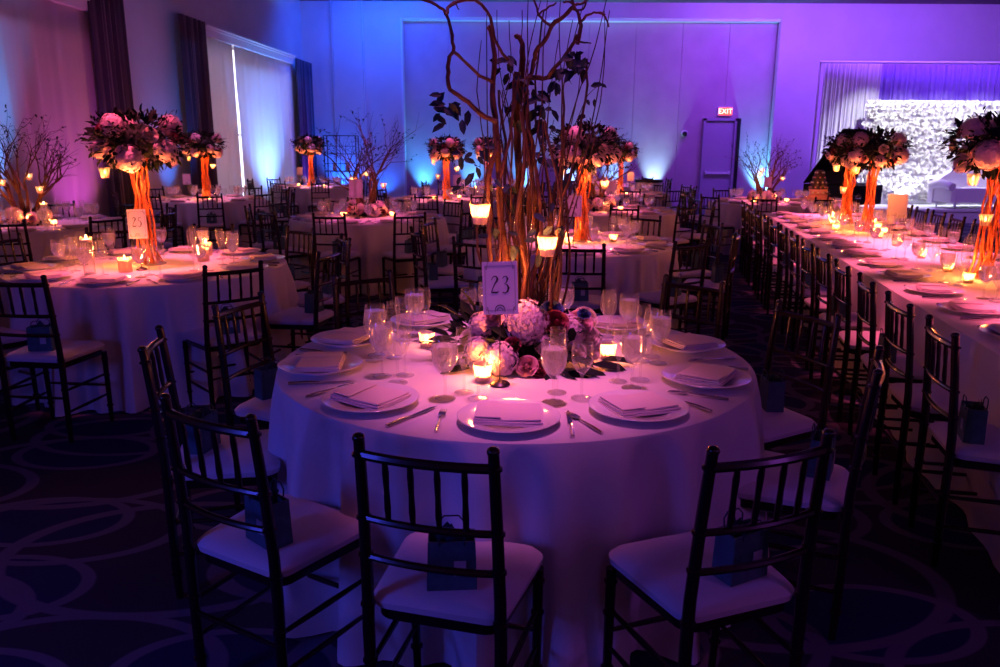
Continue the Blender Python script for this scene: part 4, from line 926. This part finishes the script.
for s_ in (2.3, 3.4, 5.5, 6.4, 7.2):
    for t_ in (.12, LW-.12): p = LP(s_, t_); spot((p.x, p.y, 5.1), (p.x, p.y, .75), 1300, RP, 12, 1, .10, 'table_fill_spot')
# wall uplights
for (x, pw, col, sz, off) in ((-4.35, 420, BL, 80, .35), (-3.2, 90, BL, 100, .35), (-2.15, 420, (.05, .42, 1), 64, .26), (-.8, 420, (.08, .45, 1), 60, .26), (.65, 420, (.10, .48, 1), 60, .26), (1.9, 520, (.22, .6, 1), 56, .26), (3.15, 420, (.16, .55, 1), 56, .26),
                                    (4.3, 520, (.28, .62, .75), 54, .26), (7.25, 700, (.12, .60, 1), 64, .28), (9.5, 300, (.30, .12, 1), 90, .5)):
    yw = 22.3 if -2.6 < x < 7.4 else 22.0
    spot((x, yw-off, .12), (x, yw, 1.9), pw, col, sz, 1, .04, 'uplight')
for (s_, pw, col, sz, off) in ((8.0, 230, (.01, .2, 1), 55, .6), (12.9, 800, (.08, .35, 1), 60, .85), (11.0, 90, (.8, .08, .7), 80, .85), (5.2, 300, (.55, .15, 1), 80, .9), (3.5, 950, (.14, .34, 1), 85, 1.3), (1.0, 160, (.3, .08, 1), 80, .85)):
    p = W(s_, off, .12); q = W(s_, .1, 2.2); spot(p, q, pw, col, sz, 1, .05, 'uplight')
# stage lights
for x in (8.7, 9.6, 10.5, 11.4, 12.3, 13.2): spot((x, 18.60, .36), (x, 18.95, 2.0), 90, (.80, .80, 1), 120, .8, .05, 'stage_light'); spot((x, 18.0, 3.9), (x, 18.95, 1.6), 420, (.92, .95, 1), 70, 1, .05, 'stage_light')
area((9.8, 14.5, 3.5), (10.8, 17.9, .8), 60, (.45, .2, 1), 1, 1)
spot((8.2, 18.6, .1), (8.15, 19.35, 3.0), 230, (.42, .25, 1), 90, 1, .05, 'uplight')
# coloured wall washes, then added area fills with no visible lamp
area((8.5, 19.0, 5.1), (9.5, 22.3, 2.8), 330, (.27, .07, 1), 7, .4)
area((3.4, 19.0, 5.1), (3.4, 22.3, 3.2), 85, (.22, .04, .75), 7, .4)
area((-3.0, 20.6, 5.2), (-3.4, 22.2, 3.2), 120, (.004, .085, 1), 2.4, .3)
area((.5, 21.0, 4.95), (.5, 22.1, 5.15), 14, (.004, .10, 1), 6, .1)
area((3.0, 8, 5.2), (3.0, 8, 0), 16, (.30, .06, 1), 6, 10)
area((-2.6, .3, 1.4), (0, 2.6, .4), 24, (.06, .07, 1), .5, .8)  # added side fill standing in for the distant wall uplights
area((1.0, -1.6, 3.8), (.3, 4.0, .8), 5, (.2, .09, 1), 1, 1)
area((-3.5, 12, 5.2), (-4, 12, 0), 16, (.15, .07, 1), 3, 10)
area((3.2, .2, 1.7), (0.6, 2.6, .4), 7, (.55, .10, 1), .5, .8)
w = bpy.data.worlds.new('dim_room'); sc.world = w; w.use_nodes = True; w.node_tree.nodes['Background'].inputs[0].default_value = (.02, .015, .06, 1); w.node_tree.nodes['Background'].inputs[1].default_value = .3

# ------------------------------------------------------------------ render look
sc.view_settings.view_transform = 'Standard'; sc.view_settings.look = 'None'; sc.view_settings.exposure = 0; sc.view_settings.gamma = 1; sc.view_settings.use_curve_mapping = False
cy = sc.cycles if hasattr(sc, 'cycles') else None
if cy:
    cy.use_denoising = True; cy.max_bounces = 8; cy.diffuse_bounces = 2; cy.glossy_bounces = 3; cy.transmission_bounces = 6; cy.transparent_max_bounces = 24
    cy.sample_clamp_indirect = 4; cy.use_light_tree = True; cy.caustics_reflective = False; cy.caustics_refractive = False
